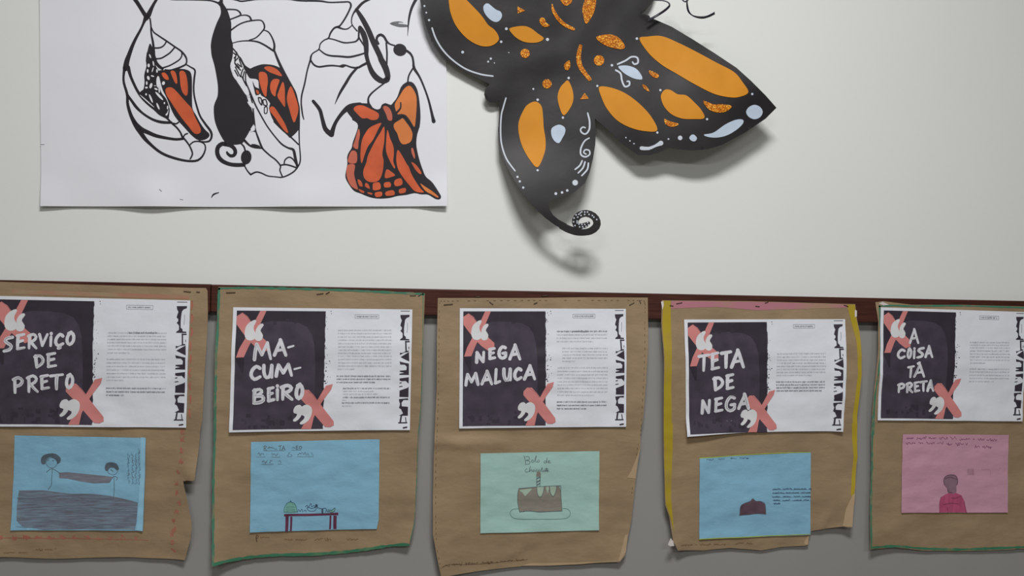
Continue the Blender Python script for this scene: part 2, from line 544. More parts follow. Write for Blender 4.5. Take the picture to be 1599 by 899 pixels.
# --- second chrysalis
g = Geo()
g.poly(D([(240, -40), (285, -40), (285, 50), (330, 120), (360, 180), (390, 270), (412, 350), (415, 450), (415, 600), (440, 690), (440, 780)]) +
       E([(445, 0), (430, 120), (400, 230), (440, 380), (500, 470), (600, 600), (660, 720), (690, 820), (730, 899)]) +
       F([(770, 0), (720, 100), (680, 180), (620, 280), (580, 340), (450, 360), (330, 330), (240, 200), (160, 0)]) +
       E([(140, 899), (160, 800), (200, 700), (205, 550), (185, 400), (150, 220), (110, 80)]) +
       D([(100, 800), (95, 700), (120, 560), (180, 380), (240, 250), (252, 180), (235, 100), (190, 50), (230, 20)]))
g.stroke(A([(850, -12, 14), (900, 0, 14), (1200, 4, 14), (1450, 10, 20), (1560, 32, 26), (1640, 70, 30), (1680, 110, 30)]))
g.stroke(D([(250, -20, 25), (400, -15, 25), (500, 5, 22), (570, 22, 24), (700, 8, 20), (850, -6, 18), (1280, -6, 18), (1450, 12, 24), (1598, 18, 28)]) +
         G([(200, 15, 30), (400, 20, 28), (550, 40, 22), (750, 35, 24), (850, 35, 24), (880, 85, 32), (860, 150, 28), (800, 270, 28), (720, 390, 26), (680, 420, 30)]))
g.stroke(D([(330, 150, 26), (420, 150, 22), (500, 160, 22), (550, 200, 26), (555, 240, 26), (480, 275, 22), (400, 305, 22)]))
g.stroke(D([(555, 245, 18), (640, 240, 20), (700, 265, 26), (725, 320, 34)]))
g.stroke(D([(410, 475, 26), (520, 395, 22), (620, 350, 22), (740, 325, 22), (870, 320, 20), (920, 370, 24), (930, 440, 26), (890, 500, 22), (800, 590, 20), (690, 632, 18)]))
g.stroke(D([(430, 678, 14), (540, 650, 16), (680, 640, 20), (820, 655, 26), (940, 710, 28), (1070, 795, 30)]))
g.stroke(D([(910, 470, 16), (990, 500, 20), (1050, 590, 24), (1085, 700, 32), (1080, 780, 38)]) +
         E([(1090, 10, 32), (1150, 160, 40), (1230, 330, 46), (1340, 530, 42), (1410, 650, 30), (1450, 800, 26), (1470, 899, 24)]) +
         F([(1472, 30, 24), (1470, 150, 22), (1475, 350, 20), (1490, 600, 22), (1440, 720, 24), (1360, 800, 24), (1220, 865, 22), (1100, 860, 18),
            (980, 845, 20), (880, 800, 22), (800, 785, 24), (715, 825, 26)]))
g.stroke(F([(715, 825, 26), (660, 760, 22), (615, 680, 22)]))
g.stroke(D([(440, 760, 22), (490, 820, 22), (530, 885, 24)]) + E([(560, 120, 28), (620, 230, 30), (700, 285, 26)]))
g.poly(E([(600, 240), (690, 280), (760, 250), (880, 210), (980, 207), (1080, 222), (1160, 255), (1210, 300), (1300, 460), (1400, 640), (1450, 800), (1470, 890)]) +
       F([(1475, 10), (1465, 120), (1340, 245), (1290, 215), (1080, 0)]) +
       E([(1000, 890), (1020, 820), (960, 740), (880, 690), (865, 640), (845, 570), (830, 450), (750, 430), (700, 420), (650, 340)]))
g.poly(E([(745, 470), (790, 560), (845, 585), (875, 655), (800, 690), (770, 590)]), True, 4)
for pts in ([(840, 725), (880, 740), (890, 840), (850, 790), (835, 725)], [(912, 760), (952, 760), (972, 842), (922, 838), (905, 765)]):
    g.stroke(E(pts), 1.9)
g.stroke(c3([(147, 745), (165, 742), (165, 782), (148, 785), (147, 745)]), 1.7)
for pts in ([(450, 30), (490, 70), (460, 110)], [(520, 110), (470, 180), (540, 260)], [(480, 250), (540, 370), (560, 400)], [(600, 280), (575, 340), (565, 400)],
            [(620, 320), (600, 430), (650, 540)], [(540, 130), (580, 250)], [(580, 400), (640, 520)], [(500, 20), (470, 150)], [(470, 300), (520, 390)],
            [(470, 190), (500, 240), (560, 300)], [(510, 200), (560, 240)]):
    g.stroke(E(pts), 1.9)
g.stroke(E([(640, 330, 20), (640, 470, 20), (690, 600, 22), (740, 720, 24), (800, 860, 24)]) +
         F([(930, 0, 22), (1000, 110, 22), (1100, 240, 22), (1200, 350, 26), (1300, 410, 28), (1380, 440, 42), (1410, 560, 45), (1440, 690, 38)]))
g.stroke(E([(690, 640, 22), (740, 800, 22)]) + F([(772, 0, 26), (790, 130, 24), (830, 250, 30), (880, 380, 32), (920, 440, 26), (1020, 530, 24), (1110, 600, 24), (1180, 690, 24), (1172, 760, 22), (1210, 855, 22)]))
g.stroke(F([(1080, 0, 22), (1200, 120, 22), (1340, 240, 24), (1460, 355, 22)]))
g.stroke(F([(1238, 665), (1250, 600), (1310, 555), (1370, 580), (1425, 660)]), 2.2)
g.stroke(F([(1180, 680), (1260, 670), (1350, 690), (1440, 725)]), 2.4)
g.stroke(F([(705, 130), (785, 152)]), 2.0)
g.stroke(F([(615, 290, 40), (700, 370, 30), (780, 400, 30), (890, 412, 26)]))
g.poly(F([(715, 380), (730, 350), (780, 350), (830, 365), (865, 385), (820, 410), (760, 400)]), True, 4)
g.stroke(F([(560, 335, 24), (610, 390, 26), (630, 460, 28)]))
p = F([(645, 555)])[0]
g.ell(p[0], p[1], 8.3, 11.0, 0.1, 18)
g.stroke(F([(340, 345, 64), (270, 345, 66), (210, 390, 68), (192, 460, 68), (210, 540, 68), (270, 610, 64), (380, 660, 60), (500, 675, 62), (610, 670, 60)]))
g.stroke(F([(300, 350, 62), (400, 370, 62), (460, 420, 60), (476, 480, 60), (450, 525, 55), (400, 532, 50), (358, 500, 42), (345, 475, 32)]))
build('ink_drawing', g, M_ink, poster, S_poster, INK, 0, 'black inked chrysalis with solid black case, middle of the poster')
g = Geo()
for pts in ([(420, 210), (440, 220), (455, 340), (430, 330)], [(485, 400), (540, 470), (600, 560), (690, 640), (685, 690), (640, 680), (560, 560), (490, 450)],
            [(650, 700), (680, 705), (710, 690), (690, 722)], [(665, 790), (720, 800), (760, 830), (780, 890), (730, 885), (690, 840)]):
    g.poly(E(pts), True, 4)
g.poly(F([(775, 55), (720, 130), (705, 160), (780, 135)]), True, 4)
build('white_fleck', g, M_white_cell, poster, S_poster, INK * 2)
for q in ([(845, 350), (880, 325), (940, 335), (975, 380), (985, 480), (970, 600), (960, 710), (920, 680), (880, 580), (850, 460)],
          [(925, 265), (970, 240), (1040, 245), (1130, 290), (1200, 370), (1190, 395), (1100, 365), (1010, 330)],
          [(1035, 480), (1090, 435), (1165, 450), (1140, 540), (1110, 640), (1100, 710), (1050, 670), (1020, 580)],
          [(1150, 640), (1215, 480), (1245, 560), (1250, 700), (1250, 870), (1190, 800), (1135, 710)],
          [(800, 605), (835, 620), (850, 665), (815, 668)]):
    cell((E(q), 0))
cell((c3([(330, 600), (365, 680), (383, 755), (368, 820), (350, 850), (320, 760), (303, 680)]), 0))
cell((c3([(190, 742), (215, 745), (260, 810)]) + c4([(290, 150), (312, 212), (280, 190), (220, 105), (183, 55)]), 0))
# --- emerging butterfly
g = Geo()
g.stroke(G([(690, 418, 34), (620, 440, 30), (560, 520, 28), (530, 595, 24), (460, 630, 20), (400, 690, 20), (380, 770, 20), (290, 830, 20), (262, 870, 24)]) +
         I([(250, 130, 28), (200, 300, 24), (160, 500, 26), (115, 680, 26), (105, 800, 24), (112, 890, 26)]) + c3([(412, 800, 10), (420, 828, 7)]))
g.stroke(G([(680, 425, 36), (760, 455, 22), (830, 450, 20), (895, 400, 16)]))
g.stroke(G([(1250, -40, 30), (1150, 0, 36), (1060, 50, 40), (980, 135, 44), (920, 210, 26), (890, 300, 20), (900, 390, 18), (975, 485, 22)]))
g.stroke(G([(965, 150, 50), (1060, 300, 75), (1150, 470, 82), (1230, 660, 85), (1330, 870, 85)]) + I([(1350, 130, 90), (1415, 250, 100), (1455, 390, 85), (1440, 440, 90)]))
g.stroke(G([(1020, 430, 60), (1070, 520, 85), (1110, 650, 85), (1120, 800, 72)]) + I([(1120, 60, 65), (1150, 180, 62), (1205, 320, 80), (1285, 420, 90), (1380, 470, 85), (1445, 440, 90)]))
g.stroke(G([(1005, 440), (1000, 600)]), 3.0)
g.stroke(G([(1010, 600), (1090, 720)]), 2.6)
g.stroke(G([(525, 600, 20), (620, 620, 20), (760, 665, 24), (860, 665, 22), (960, 645, 26), (1005, 590, 32)]))
g.stroke(G([(380, 770, 20), (470, 840, 24), (560, 870, 28), (700, 880, 30), (850, 890, 32), (980, 865, 30), (1095, 830, 26)]))
g.stroke(I([(262, 70, 28), (250, 130, 28), (300, 210, 28), (380, 245, 28), (500, 230, 28), (600, 225, 26), (700, 235, 26), (750, 232, 55), (800, 222, 26),
            (880, 250, 26), (980, 260, 34), (1060, 220, 38), (1140, 180, 42)]))
g.stroke(I([(980, 255, 36), (880, 370, 42), (800, 500, 45), (710, 650, 38), (630, 825, 8)]))
g.stroke(G([(1430, 670), (1440, 800)]) + I([(1442, 60), (1438, 200)]), 2.8)
g.stroke(H([(310, 685, 34), (280, 620, 38), (300, 565, 40), (350, 545, 44), (400, 580, 38), (440, 650, 36), (490, 690, 24), (560, 712, 24)]))
p = H([(645, 780)])[0]
g.ell(p[0], p[1], 10.5, 9.5, 0.3, 18)
g.stroke(H([(740, 790, 40), (800, 830, 36), (840, 895, 34)]) + c3([(1180, 440, 16), (1185, 475, 20), (1230, 550, 14), (1280, 680, 14), (1310, 800, 20), (1320, 842, 28)]))
g.stroke(c3([(1182, 465), (1148, 525), (1140, 580)]), 2.6)
g.stroke(H([(920, -40, 50), (880, 20, 46), (820, 150, 40), (782, 320, 30), (765, 565, 5)]))
g.stroke(I([(1400, 500, 24), (1280, 590, 24), (1190, 670, 28), (1150, 740, 30), (1155, 820, 40)]))
g.stroke(c3([(485, 702, 22), (530, 760, 25)]) + c4([(547, 110, 26), (570, 185, 32), (612, 222, 38)]))
g.stroke(c4([(612, 218, 36), (640, 140, 24), (690, 70, 28), (740, 32, 42), (810, 20, 40)]))
g.poly(J([(0, 590), (60, 530), (140, 510), (330, 515), (380, 520), (420, 580), (490, 610), (540, 590), (560, 540), (620, 510), (700, 540), (740, 500), (800, 420),
          (860, 260), (920, 200), (980, 175), (1050, 195), (1110, 290), (1140, 420), (1160, 600), (1165, 750), (1152, 880)]) +
       K([(1245, 200), (1210, 320), (1200, 450), (1215, 560), (1250, 700), (1300, 850)]) +
       LL([(1350, 360), (1450, 450), (1560, 620), (1585, 680), (1560, 715), (1500, 710), (1380, 640), (1280, 635), (1170, 615), (1050, 640), (900, 660), (780, 690),
           (620, 700), (480, 680), (330, 620), (230, 580), (150, 480), (95, 370), (105, 260), (125, 150)]) +
       K([(120, 660), (140, 590), (190, 510), (210, 420), (290, 160), (200, 70)]) + J([(100, 750), (30, 660)]))
build('ink_mark', Geo().stroke(c2([(1290, 660, 4), (1305, 638, 11), (1340, 625, 6)])), M_ink, poster, S_poster, INK)
build('ink_drawing', g, M_ink, poster, S_poster, INK, 0, 'black inked butterfly coming out of its chrysalis, right on the poster')
g = Geo()
g.poly(H([(485, 370), (560, 340), (650, 338), (705, 358), (640, 352), (615, 370), (690, 378), (765, 392), (770, 420), (640, 425), (560, 405)]), True, 4)
build('grey_mark', g, M_ink_grey, poster, S_poster, INK)
for q, w in ((c2([(935, 605), (950, 618)]), 1.0), (c2([(1075, 672), (1095, 676)]), 0.8), (c2([(105, 292), (130, 292)]), 0.7)):
    build('grey_mark', Geo().stroke(q, w), M_ink_grey, poster, S_poster, INK)
cell((J([(120, 600), (180, 550), (270, 550), (360, 590), (480, 650), (520, 700), (490, 765), (400, 775), (330, 745), (260, 750), (180, 680)]), 0))
cell((J([(580, 580), (620, 555), (680, 590), (720, 680), (720, 780), (660, 775), (630, 690)]), 2))
cell((J([(765, 530), (840, 400), (910, 290), (985, 240), (1040, 280), (1095, 390), (1105, 520), (1090, 760), (1065, 885), (990, 770), (920, 700), (860, 680), (815, 690), (785, 640)]), 1))
cell((K([(850, 140), (950, 70), (990, 50), (1040, 110), (1110, 210), (1140, 300), (1120, 400), (1070, 440), (990, 455), (940, 400), (900, 280), (860, 220)]), 1))
cell((K([(650, 120), (610, 210), (520, 390), (450, 480), (400, 600), (350, 750), (330, 680), (330, 560), (350, 400), (400, 290), (480, 190)]), 0))
cell((K([(700, 180), (700, 400), (670, 600), (690, 720)]) + LL([(670, 300), (620, 410), (540, 445), (440, 430), (380, 360), (375, 260), (420, 140), (450, 20)]) + K([(560, 400), (640, 270)]), 0))
cell((K([(750, 230), (790, 360), (840, 480), (850, 600), (840, 720), (870, 810), (850, 825), (780, 700), (730, 560), (730, 400)]), 0))
cell((K([(910, 540), (960, 600), (1050, 760)]) + LL([(1080, 200), (1130, 330), (1200, 450), (1270, 550), (1320, 600), (1250, 605), (1170, 580), (1090, 490), (1000, 380), (920, 250), (890, 130), (890, 20)]), 0))
cell((K([(1120, 520), (1150, 520), (1180, 640), (1170, 680), (1130, 600)]), 2))
cell((K([(1120, 730), (1180, 760), (1240, 830)]) + LL([(1280, 300), (1260, 320), (1200, 270), (1160, 210)]), 0))
cell((LL([(1260, 465), (1330, 510), (1450, 590), (1540, 670), (1530, 690), (1440, 640), (1340, 580)]), 1))
for q in ([(735, 245), (800, 275), (870, 335), (820, 360), (710, 380)], [(285, 400), (340, 430), (365, 510), (310, 500)], [(410, 455), (455, 480), (475, 550), (400, 510)],
          [(530, 460), (625, 450), (640, 550), (530, 570), (520, 510)], [(700, 455), (790, 445), (800, 515), (705, 525)], [(860, 420), (960, 385), (980, 480), (870, 505)],
          [(300, 550), (390, 590), (370, 615), (320, 590)], [(440, 600), (510, 615), (510, 640), (450, 625)], [(555, 610), (660, 595), (660, 660), (570, 675)],
          [(725, 595), (840, 570), (860, 640), (730, 655)], [(930, 560), (1030, 535), (1030, 600), (940, 620)]):
    cell((LL(q), 0))
cell((K([(300, 210), (320, 290), (300, 420), (285, 530), (215, 490), (240, 400)]), 2))
cell((K([(200, 550), (270, 580), (265, 740), (140, 735), (150, 630)]), 2))
cell((LL([(130, 175), (240, 175), (230, 320), (270, 480), (290, 560), (200, 520), (140, 430), (110, 310)]), 2))
for q, k in CELLS:
    build('wing_cell', Geo().poly(q, True, 5), (M_wing_orange, M_wing_orange2, M_wing_brown)[k], poster, S_poster, INK * 2)
g = Geo().stroke(J([(857, 505, 20), (852, 590, 26), (800, 655, 34)]))
g.stroke(J([(760, 760, 60), (860, 705, 30), (920, 710, 34), (980, 780, 34), (1050, 890, 30)]))
build('ink_drawing', g, M_ink, poster, S_poster, INK * 3)

# ================================================================ black card butterfly
AX, AY = 765.0, 145.0
UX, UY = 0.835, -0.551


def fly_dist(x, y):
    s = (x - AX) * UX + (y - AY) * UY            # along the body
    t = -(x - AX) * UY + (y - AY) * UX           # across it, down-right positive
    d = 0.014 + (0.016 if t > 0 else 0.008) * sm((abs(t) - 25) / 150.0)
    if t > 0:
        d += 0.017 * sm((x - 930) / 200.0) * sm((t - 110) / 120.0)          # lower edge of the forewing bends out
        d += 0.022 * sm((y - 210) / 130.0) * sm((960 - x) / 40.0)            # tail end of the hindwing
    d += 0.0015 * nz(x, y, 0.018, 9.0)
    if abs(t) < 60:
        d += 0.0018 * (1 - abs(t) / 60.0) * (0.5 + nz(x, y, 0.02, 4.0))
    return d


base = on_wall(910, 368, 0.03)
S_fly = Surf(None, fly_dist, Vector((base.x, 0, base.z)))
fly = thing('paper_butterfly', 'big black card butterfly with orange and glitter patches and curled tail', 'wall decoration', S_fly.origin)
T5, T6, T7, T8 = T(620, 0, 4.4417), T(740, 180, 4.4417), T(880, 0, 4.4417), T(880, 100, 4.4417)
Mx, Q, R, Sx, N, O, P, U = (T(640, 80, 9.9875), T(640, 0, 9.9875), T(780, 0, 9.9875), T(780, 80, 9.9875), T(920, 0, 9.9875),
                            T(860, 310, 8.99), T(860, 180, 8.17), T(980, 0, 9.99))
outline = ([(656, 0)] + T5([(175, 80), (200, 180), (240, 280), (300, 370), (385, 448), (480, 505), (560, 545), (640, 580)]) +
           Mx([(1235, 525), (1180, 585), (1158, 670), (1180, 740), (1240, 790), (1320, 797), (1395, 770)]) +
           T6([(176, 0), (168, 100), (175, 230), (220, 340), (280, 450), (350, 560), (420, 640), (490, 707), (560, 759), (622, 793), (644, 752), (590, 724), (548, 690), (524, 650), (516, 605), (545, 580), (620, 565),
               (700, 530), (770, 470), (802, 400), (826, 300), (842, 200), (846, 100), (838, 22)]) +
           T8([(214, 377), (300, 450), (400, 545), (520, 630), (600, 630), (680, 605), (730, 580), (800, 590), (900, 598), (1000, 590), (1100, 560), (1250, 480), (1400, 380), (1477, 303)]) +
           T7([(1475, 745), (1400, 660), (1300, 560), (1200, 470), (1050, 370), (900, 275), (750, 185), (600, 120)]) +
           N([(940, 245), (790, 200), (880, 140), (960, 75), (1000, 5)]) +
           [(1042, -60), (1036, -150), (990, -230), (920, -274), (872, -240), (836, -165), (803, -104), (780, -108), (738, -126), (692, -92), (664, -40)])
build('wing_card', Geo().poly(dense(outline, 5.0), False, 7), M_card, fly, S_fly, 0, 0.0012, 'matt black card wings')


S_tail = Surf(None, lambda x, y: fly_dist(min(x, 884), min(y, 356)) + 0.0004 + 0.008 * sm((x - 884) / 40.0), S_fly.origin)
g = Geo().stroke(O([(140, 372, 98), (230, 420, 104), (350, 462, 104), (450, 475, 92), (560, 455, 100), (636, 395, 108), (648, 320, 104),
                                                               (600, 245, 100), (500, 206, 98), (400, 232, 98), (347, 300, 94), (352, 368, 84), (420, 388, 78), (490, 370, 72), (528, 345, 52)]), caps=False)
g.ell(*O([(528, 345)])[0], 2.9, None, 0, 10)
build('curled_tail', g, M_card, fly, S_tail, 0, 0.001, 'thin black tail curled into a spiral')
for x, y in [(645, 293), (605, 260), (583, 237), (537, 222), (515, 188), (477, 188), (475, 222), (435, 185), (415, 200), (425, 237), (395, 220), (355, 228), (378, 260), (327, 273), (370, 315),
             (320, 325), (370, 340), (395, 358), (340, 378), (405, 397), (437, 362), (447, 395), (477, 362), (463, 418), (495, 390), (517, 335), (530, 370)]:
    p = O([(x, y)])[0]
    build('white_dot', Geo().ell(p[0], p[1], 1.25, None, 0, 8), M_white_paint, fly, S_tail, 0.0004)
PATCH = 0.0009
for q in (Q([(615, -50), (615, 100), (640, 220), (700, 370), (790, 500), (900, 610), (1030, 690), (1150, 725), (1270, 715), (1360, 660), (1390, 600), (1360, 520), (1300, 450), (1220, 390), (1120, 250), (1000, 120), (870, -10), (740, -120)]),
          R([(150, 450), (270, 415), (400, 410), (500, 450), (590, 520), (690, 600), (620, 655), (500, 670), (370, 650), (260, 590), (190, 520)]),
          T5([(1185, 558), (1215, 620), (1222, 690), (1200, 750), (1155, 800), (1125, 740), (1113, 670), (1130, 610), (1160, 575)]),
          Sx([(385, 899), (450, 825), (545, 785), (615, 810), (660, 875)]) + T6([(480, 20), (483, 80), (497, 180), (488, 265), (441, 360), (385, 305), (335, 215), (310, 120), (312, 40)]),
          T8([(247, 160), (330, 165), (430, 205), (530, 280), (610, 370), (648, 460), (560, 465), (460, 440), (370, 390), (300, 310), (262, 230)]),
          T8([(675, 215), (700, 180), (740, 180), (790, 210), (850, 218), (910, 270), (955, 320), (975, 375), (900, 382), (820, 378), (750, 350), (700, 300), (678, 250)]),
          T7([(525, 270), (580, 255), (680, 252), (800, 300), (920, 360), (1050, 430), (1180, 500), (1240, 570), (1280, 640), (1220, 672), (1150, 675), (1040, 650), (900, 580), (780, 510), (680, 450), (590, 370)])):
    build('orange_patch', Geo().poly(q, True, 5), M_orange, fly, S_fly, PATCH, 0.0006)
gl = []
for q in (T5([(835, 45), (888, 75), (835, 95)]), T5([(1300, 645), (1330, 685), (1268, 690)])):
    gl.append(Geo().poly(q, False, 4))
for q in (R([(620, 320), (650, 275), (700, 290), (730, 360), (785, 400), (710, 425), (650, 390)]),
          R([(945, 0), (1000, 75), (1050, 90), (1120, 40), (1130, -40), (1040, -80), (940, -50)]),
          R([(1290, 150), (1310, 60), (1350, -40), (1430, -120), (1500, -20), (1490, 130), (1440, 260), (1350, 375), (1310, 270)]),
          T7([(225, 260), (290, 240), (350, 245), (395, 275), (427, 325), (400, 342), (330, 330), (270, 305)]),
          T5([(1160, 445), (1195, 420), (1200, 465), (1180, 490), (1162, 475)]),
          T7([(592, 490), (615, 495), (660, 520), (650, 542), (620, 535), (595, 510)]),
          T7([(548, 585), (575, 600), (595, 635), (570, 625), (550, 605)]),
          T8([(968, 255), (1040, 280), (1100, 280), (1165, 292), (1125, 330), (1060, 335), (1000, 310)]),
          T8([(697, 380), (730, 395), (797, 415), (775, 432), (740, 435), (705, 415)])):
    gl.append(Geo().poly(q, True, 4))
gl.append(Geo().stroke(R([(820, 70, 14), (840, 170, 48), (920, 300, 55), (1020, 390, 55), (1150, 455, 48)])))
gl.append(Geo().stroke(T5([(1272, 320, 24), (1258, 400, 32), (1275, 470, 32), (1335, 550, 26)])))
for x, y, r in ((888, 371, 32), (1400, 420, 36), (1040, 582, 32)):
    p = T5([(x, y)])[0]
    gl.append(Geo().ell(p[0], p[1], r / 4.44, None, 0, 16))
for q in gl:
    build('glitter_patch', q, M_glitter, fly, S_fly, PATCH, 0.0007)
for q in (Q([(1145, 110), (1180, 60), (1230, 60), (1290, 110), (1350, 155), (1410, 180), (1438, 240), (1410, 310), (1350, 345), (1280, 325), (1210, 265), (1160, 190)]),
          T6([(540, 90), (590, 65), (630, 85), (632, 120), (612, 160), (590, 193), (560, 180), (538, 140)]),
          T7([(380, 460), (440, 455), (500, 475), (535, 515), (545, 550), (490, 545), (430, 515), (395, 485)]),
          T8([(972, 490), (1040, 475), (1120, 420), (1190, 388), (1240, 385), (1245, 410), (1200, 455), (1130, 495), (1060, 510), (1000, 505)]),
          T8([(1265, 333), (1283, 300), (1323, 283), (1363, 298), (1381, 333), (1363, 368), (1323, 383), (1283, 366)]),
          T8([(871, 513), (885, 492), (905, 490), (925, 513), (912, 535), (888, 533)])):
    build('pale_blue_patch', Geo().poly(q, True, 4), M_pale_blue, fly, S_fly, PATCH * 0.6, 0.0004)
g = Geo()
for tr, lst in ((T8, [(432, 510, 5), (460, 533, 5), (488, 552, 5), (650, 475, 8), (995, 382, 8), (1308, 208, 8), (671, 181, 8), (234, 152, 8), (808, 512, 16), (727, 520, 6)]),
                (T7, [(508, 268, 9), (335, 453, 9)]),
                (T5, [(758, 200, 10), (1043, 274, 11), (722, 290, 9), (1190, 541, 9), (975, 692, 9), (1150, 815, 8), (945, 617, 7), (455, 362, 10), (632, 428, 7), (650, 407, 8),
                      (675, 437, 4), (190, 42, 7), (203, 88, 6), (222, 140, 8), (775, 365, 4)]),
                (T6, [(617, 17, 8), (442, 381, 8), (302, 427, 8), (318, 458, 8), (342, 501, 8), (568, 543, 10), (611, 535, 9), (647, 521, 9), (702, 467, 20)])):
    for x, y, r in lst:
        p = tr([(x, y)])[0]
        build('white_dot', Geo().ell(p[0], p[1], r / 4.44, None, 0, 10), M_white_paint, fly, S_fly, 0.0004)
for q in (T8([(540, 583, 26), (590, 585, 22), (640, 565, 18), (675, 548, 34)]), T7([(375, 445, 12), (430, 420, 12), (470, 395, 12), (510, 400, 12), (515, 435, 12), (490, 445, 12), (478, 430, 10)]),
          T7([(362, 487, 12), (395, 510, 12), (405, 560, 12), (425, 600, 12), (455, 590, 12), (455, 565, 12), (440, 565, 10)]),
          P([(470, -30, 16), (478, 0, 20), (495, 80, 22), (490, 180, 22), (445, 238, 20), (395, 220, 20), (380, 180, 18), (410, 150, 18), (440, 160, 16)]),
          P([(490, 290, 16), (430, 330, 18), (385, 420, 20), (385, 500, 20), (440, 530, 20), (495, 500, 18), (490, 450, 18), (440, 440, 18), (420, 475, 18), (450, 495, 18)]),
          P([(400, 580, 20), (370, 640, 20), (310, 690, 18)]), P([(437, 595, 20), (410, 670, 20), (350, 735, 18)]), P([(480, 610, 20), (465, 690, 20), (395, 770, 18)]),
          T5([(755, 680, 9), (735, 750, 10)]) + T6([(190, 0, 10), (185, 100, 10), (192, 200, 10), (225, 300, 10), (285, 385, 9)]),
          T5([(243, 195, 11), (270, 270, 11), (320, 350, 11), (390, 420, 11), (480, 480, 11), (580, 515, 11), (665, 528, 10)])):
    build('white_line', Geo().stroke(q), M_white_paint, fly, S_fly, 0.0004)
# curling ribbon feelers: narrow strips standing off the wall, twisting
def ribbon(pts, d_a, d_b, twist):
    c = catmull(pts, False, 2.0)
    n = len(c)
    v, f = [], []
    for i, p in enumerate(c):
        t = i / (n - 1)
        a, b = c[max(0, i - 1)], c[min(n - 1, i + 1)]
        dx, dy = b[0] - a[0], b[1] - a[1]
        l = math.hypot(dx, dy) or 1
        w = p[2] * 0.62
        d = d_a + (d_b - d_a) * t + 0.006 * math.sin(6 * t)
        tilt = 0.0012 * math.sin(twist * t)
        for s in (-1, 1):
            q = on_wall(p[0] - dy / l * w * s, p[1] + dx / l * w * s, 0.045)
            v.append((q.x - S_fly.origin.x, -(d + s * tilt), q.z - S_fly.origin.z))
    for i in range(n - 1):
        f.append((2 * i, 2 * i + 1, 2 * i + 3, 2 * i + 2))
    me = bpy.data.meshes.new('ribbon_feeler')
    me.from_pydata(v, [], f)
    me.materials.append(M_ribbon)
    for pl in me.polygons:
        pl.use_smooth = True
    o = obj('ribbon_feeler', me, fly)
    s = o.modifiers.new('thickness', 'SOLIDIFY')
    s.thickness = 0.0003
    o['label'] = 'curling black ribbon feeler'


ribbon(U([(250, -90, 22), (400, 2, 22), (560, 3, 22), (655, 18, 24), (682, 60, 26), (620, 118, 30), (500, 190, 30), (370, 265, 32)]), 0.045, 0.03, 4)
ribbon(U([(720, -160, 22), (780, -40, 22), (815, 20, 22), (860, 62, 24), (900, 40, 22), (925, -30, 18), (905, -60, 14), (908, 40, 18), (918, 110, 26), (945, 185, 26), (1000, 236, 14), (1080, 262, 22),
           (1180, 270, 28), (1270, 248, 32), (1348, 212, 32)]), 0.05, 0.05, 5)

# ================================================================ the five kraft paper posters
def quad_map(q):
    (x0, y0), (x1, y1), (x2, y2), (x3, y3) = q          # TL TR BR BL
    def f(u, v):
        return (x0 * (1 - u) * (1 - v) + x1 * u * (1 - v) + x2 * u * v + x3 * (1 - u) * v,
                y0 * (1 - u) * (1 - v) + y1 * u * (1 - v) + y2 * u * v + y3 * (1 - u) * v)
    return f


def quad_inv(q):
    f = quad_map(q)
    def g_(x, y):
        u = v = 0.5
        for _ in range(8):
            px, py = f(u, v)
            e = 1e-4
            ax, ay = f(u + e, v)
            bx, by = f(u, v + e)
            a, b, c, d = (ax - px) / e, (bx - px) / e, (ay - py) / e, (by - py) / e
            det = a * d - b * c
            rx, ry = x - px, y - py
            u += (d * rx - b * ry) / det
            v += (a * ry - c * rx) / det
        return u, v
    return g_


Z1, Z2 = T(0, 430, 3.597), T(0, 650, 3.611)
Z3, Z4 = T(320, 430, 3.597), T(320, 660, 3.761)
Z5, Z6 = T(660, 440, 3.597), T(660, 660, 3.762)
Z7, Z8 = T(1010, 450, 3.747), T(1010, 660, 3.762)
Z9, Z10 = T(1320, 450, 3.91), T(1320, 650, 3.609)
V2, V3, W3 = T(500, 480, 9.9875), T(840, 500, 9.9875), T(840, 590, 9.9875)
PQ = [[(-13, 461.5), (297.5, 469), (290.5, 667.7), (-16, 666)],
      [(364.5, 479.5), (644, 483), (640, 671), (358, 674.6)],
      [(718, 481), (977, 482), (977, 665.7), (717, 668.5)],
      [(1068, 498.6), (1317.7, 498), (1315.6, 673.6), (1071.4, 680.8)],
      [(1374.8, 479.6), (1601, 487), (1597, 657.8), (1370, 656)]]
inv2, inv3 = quad_inv(PQ[1]), quad_inv(PQ[2])

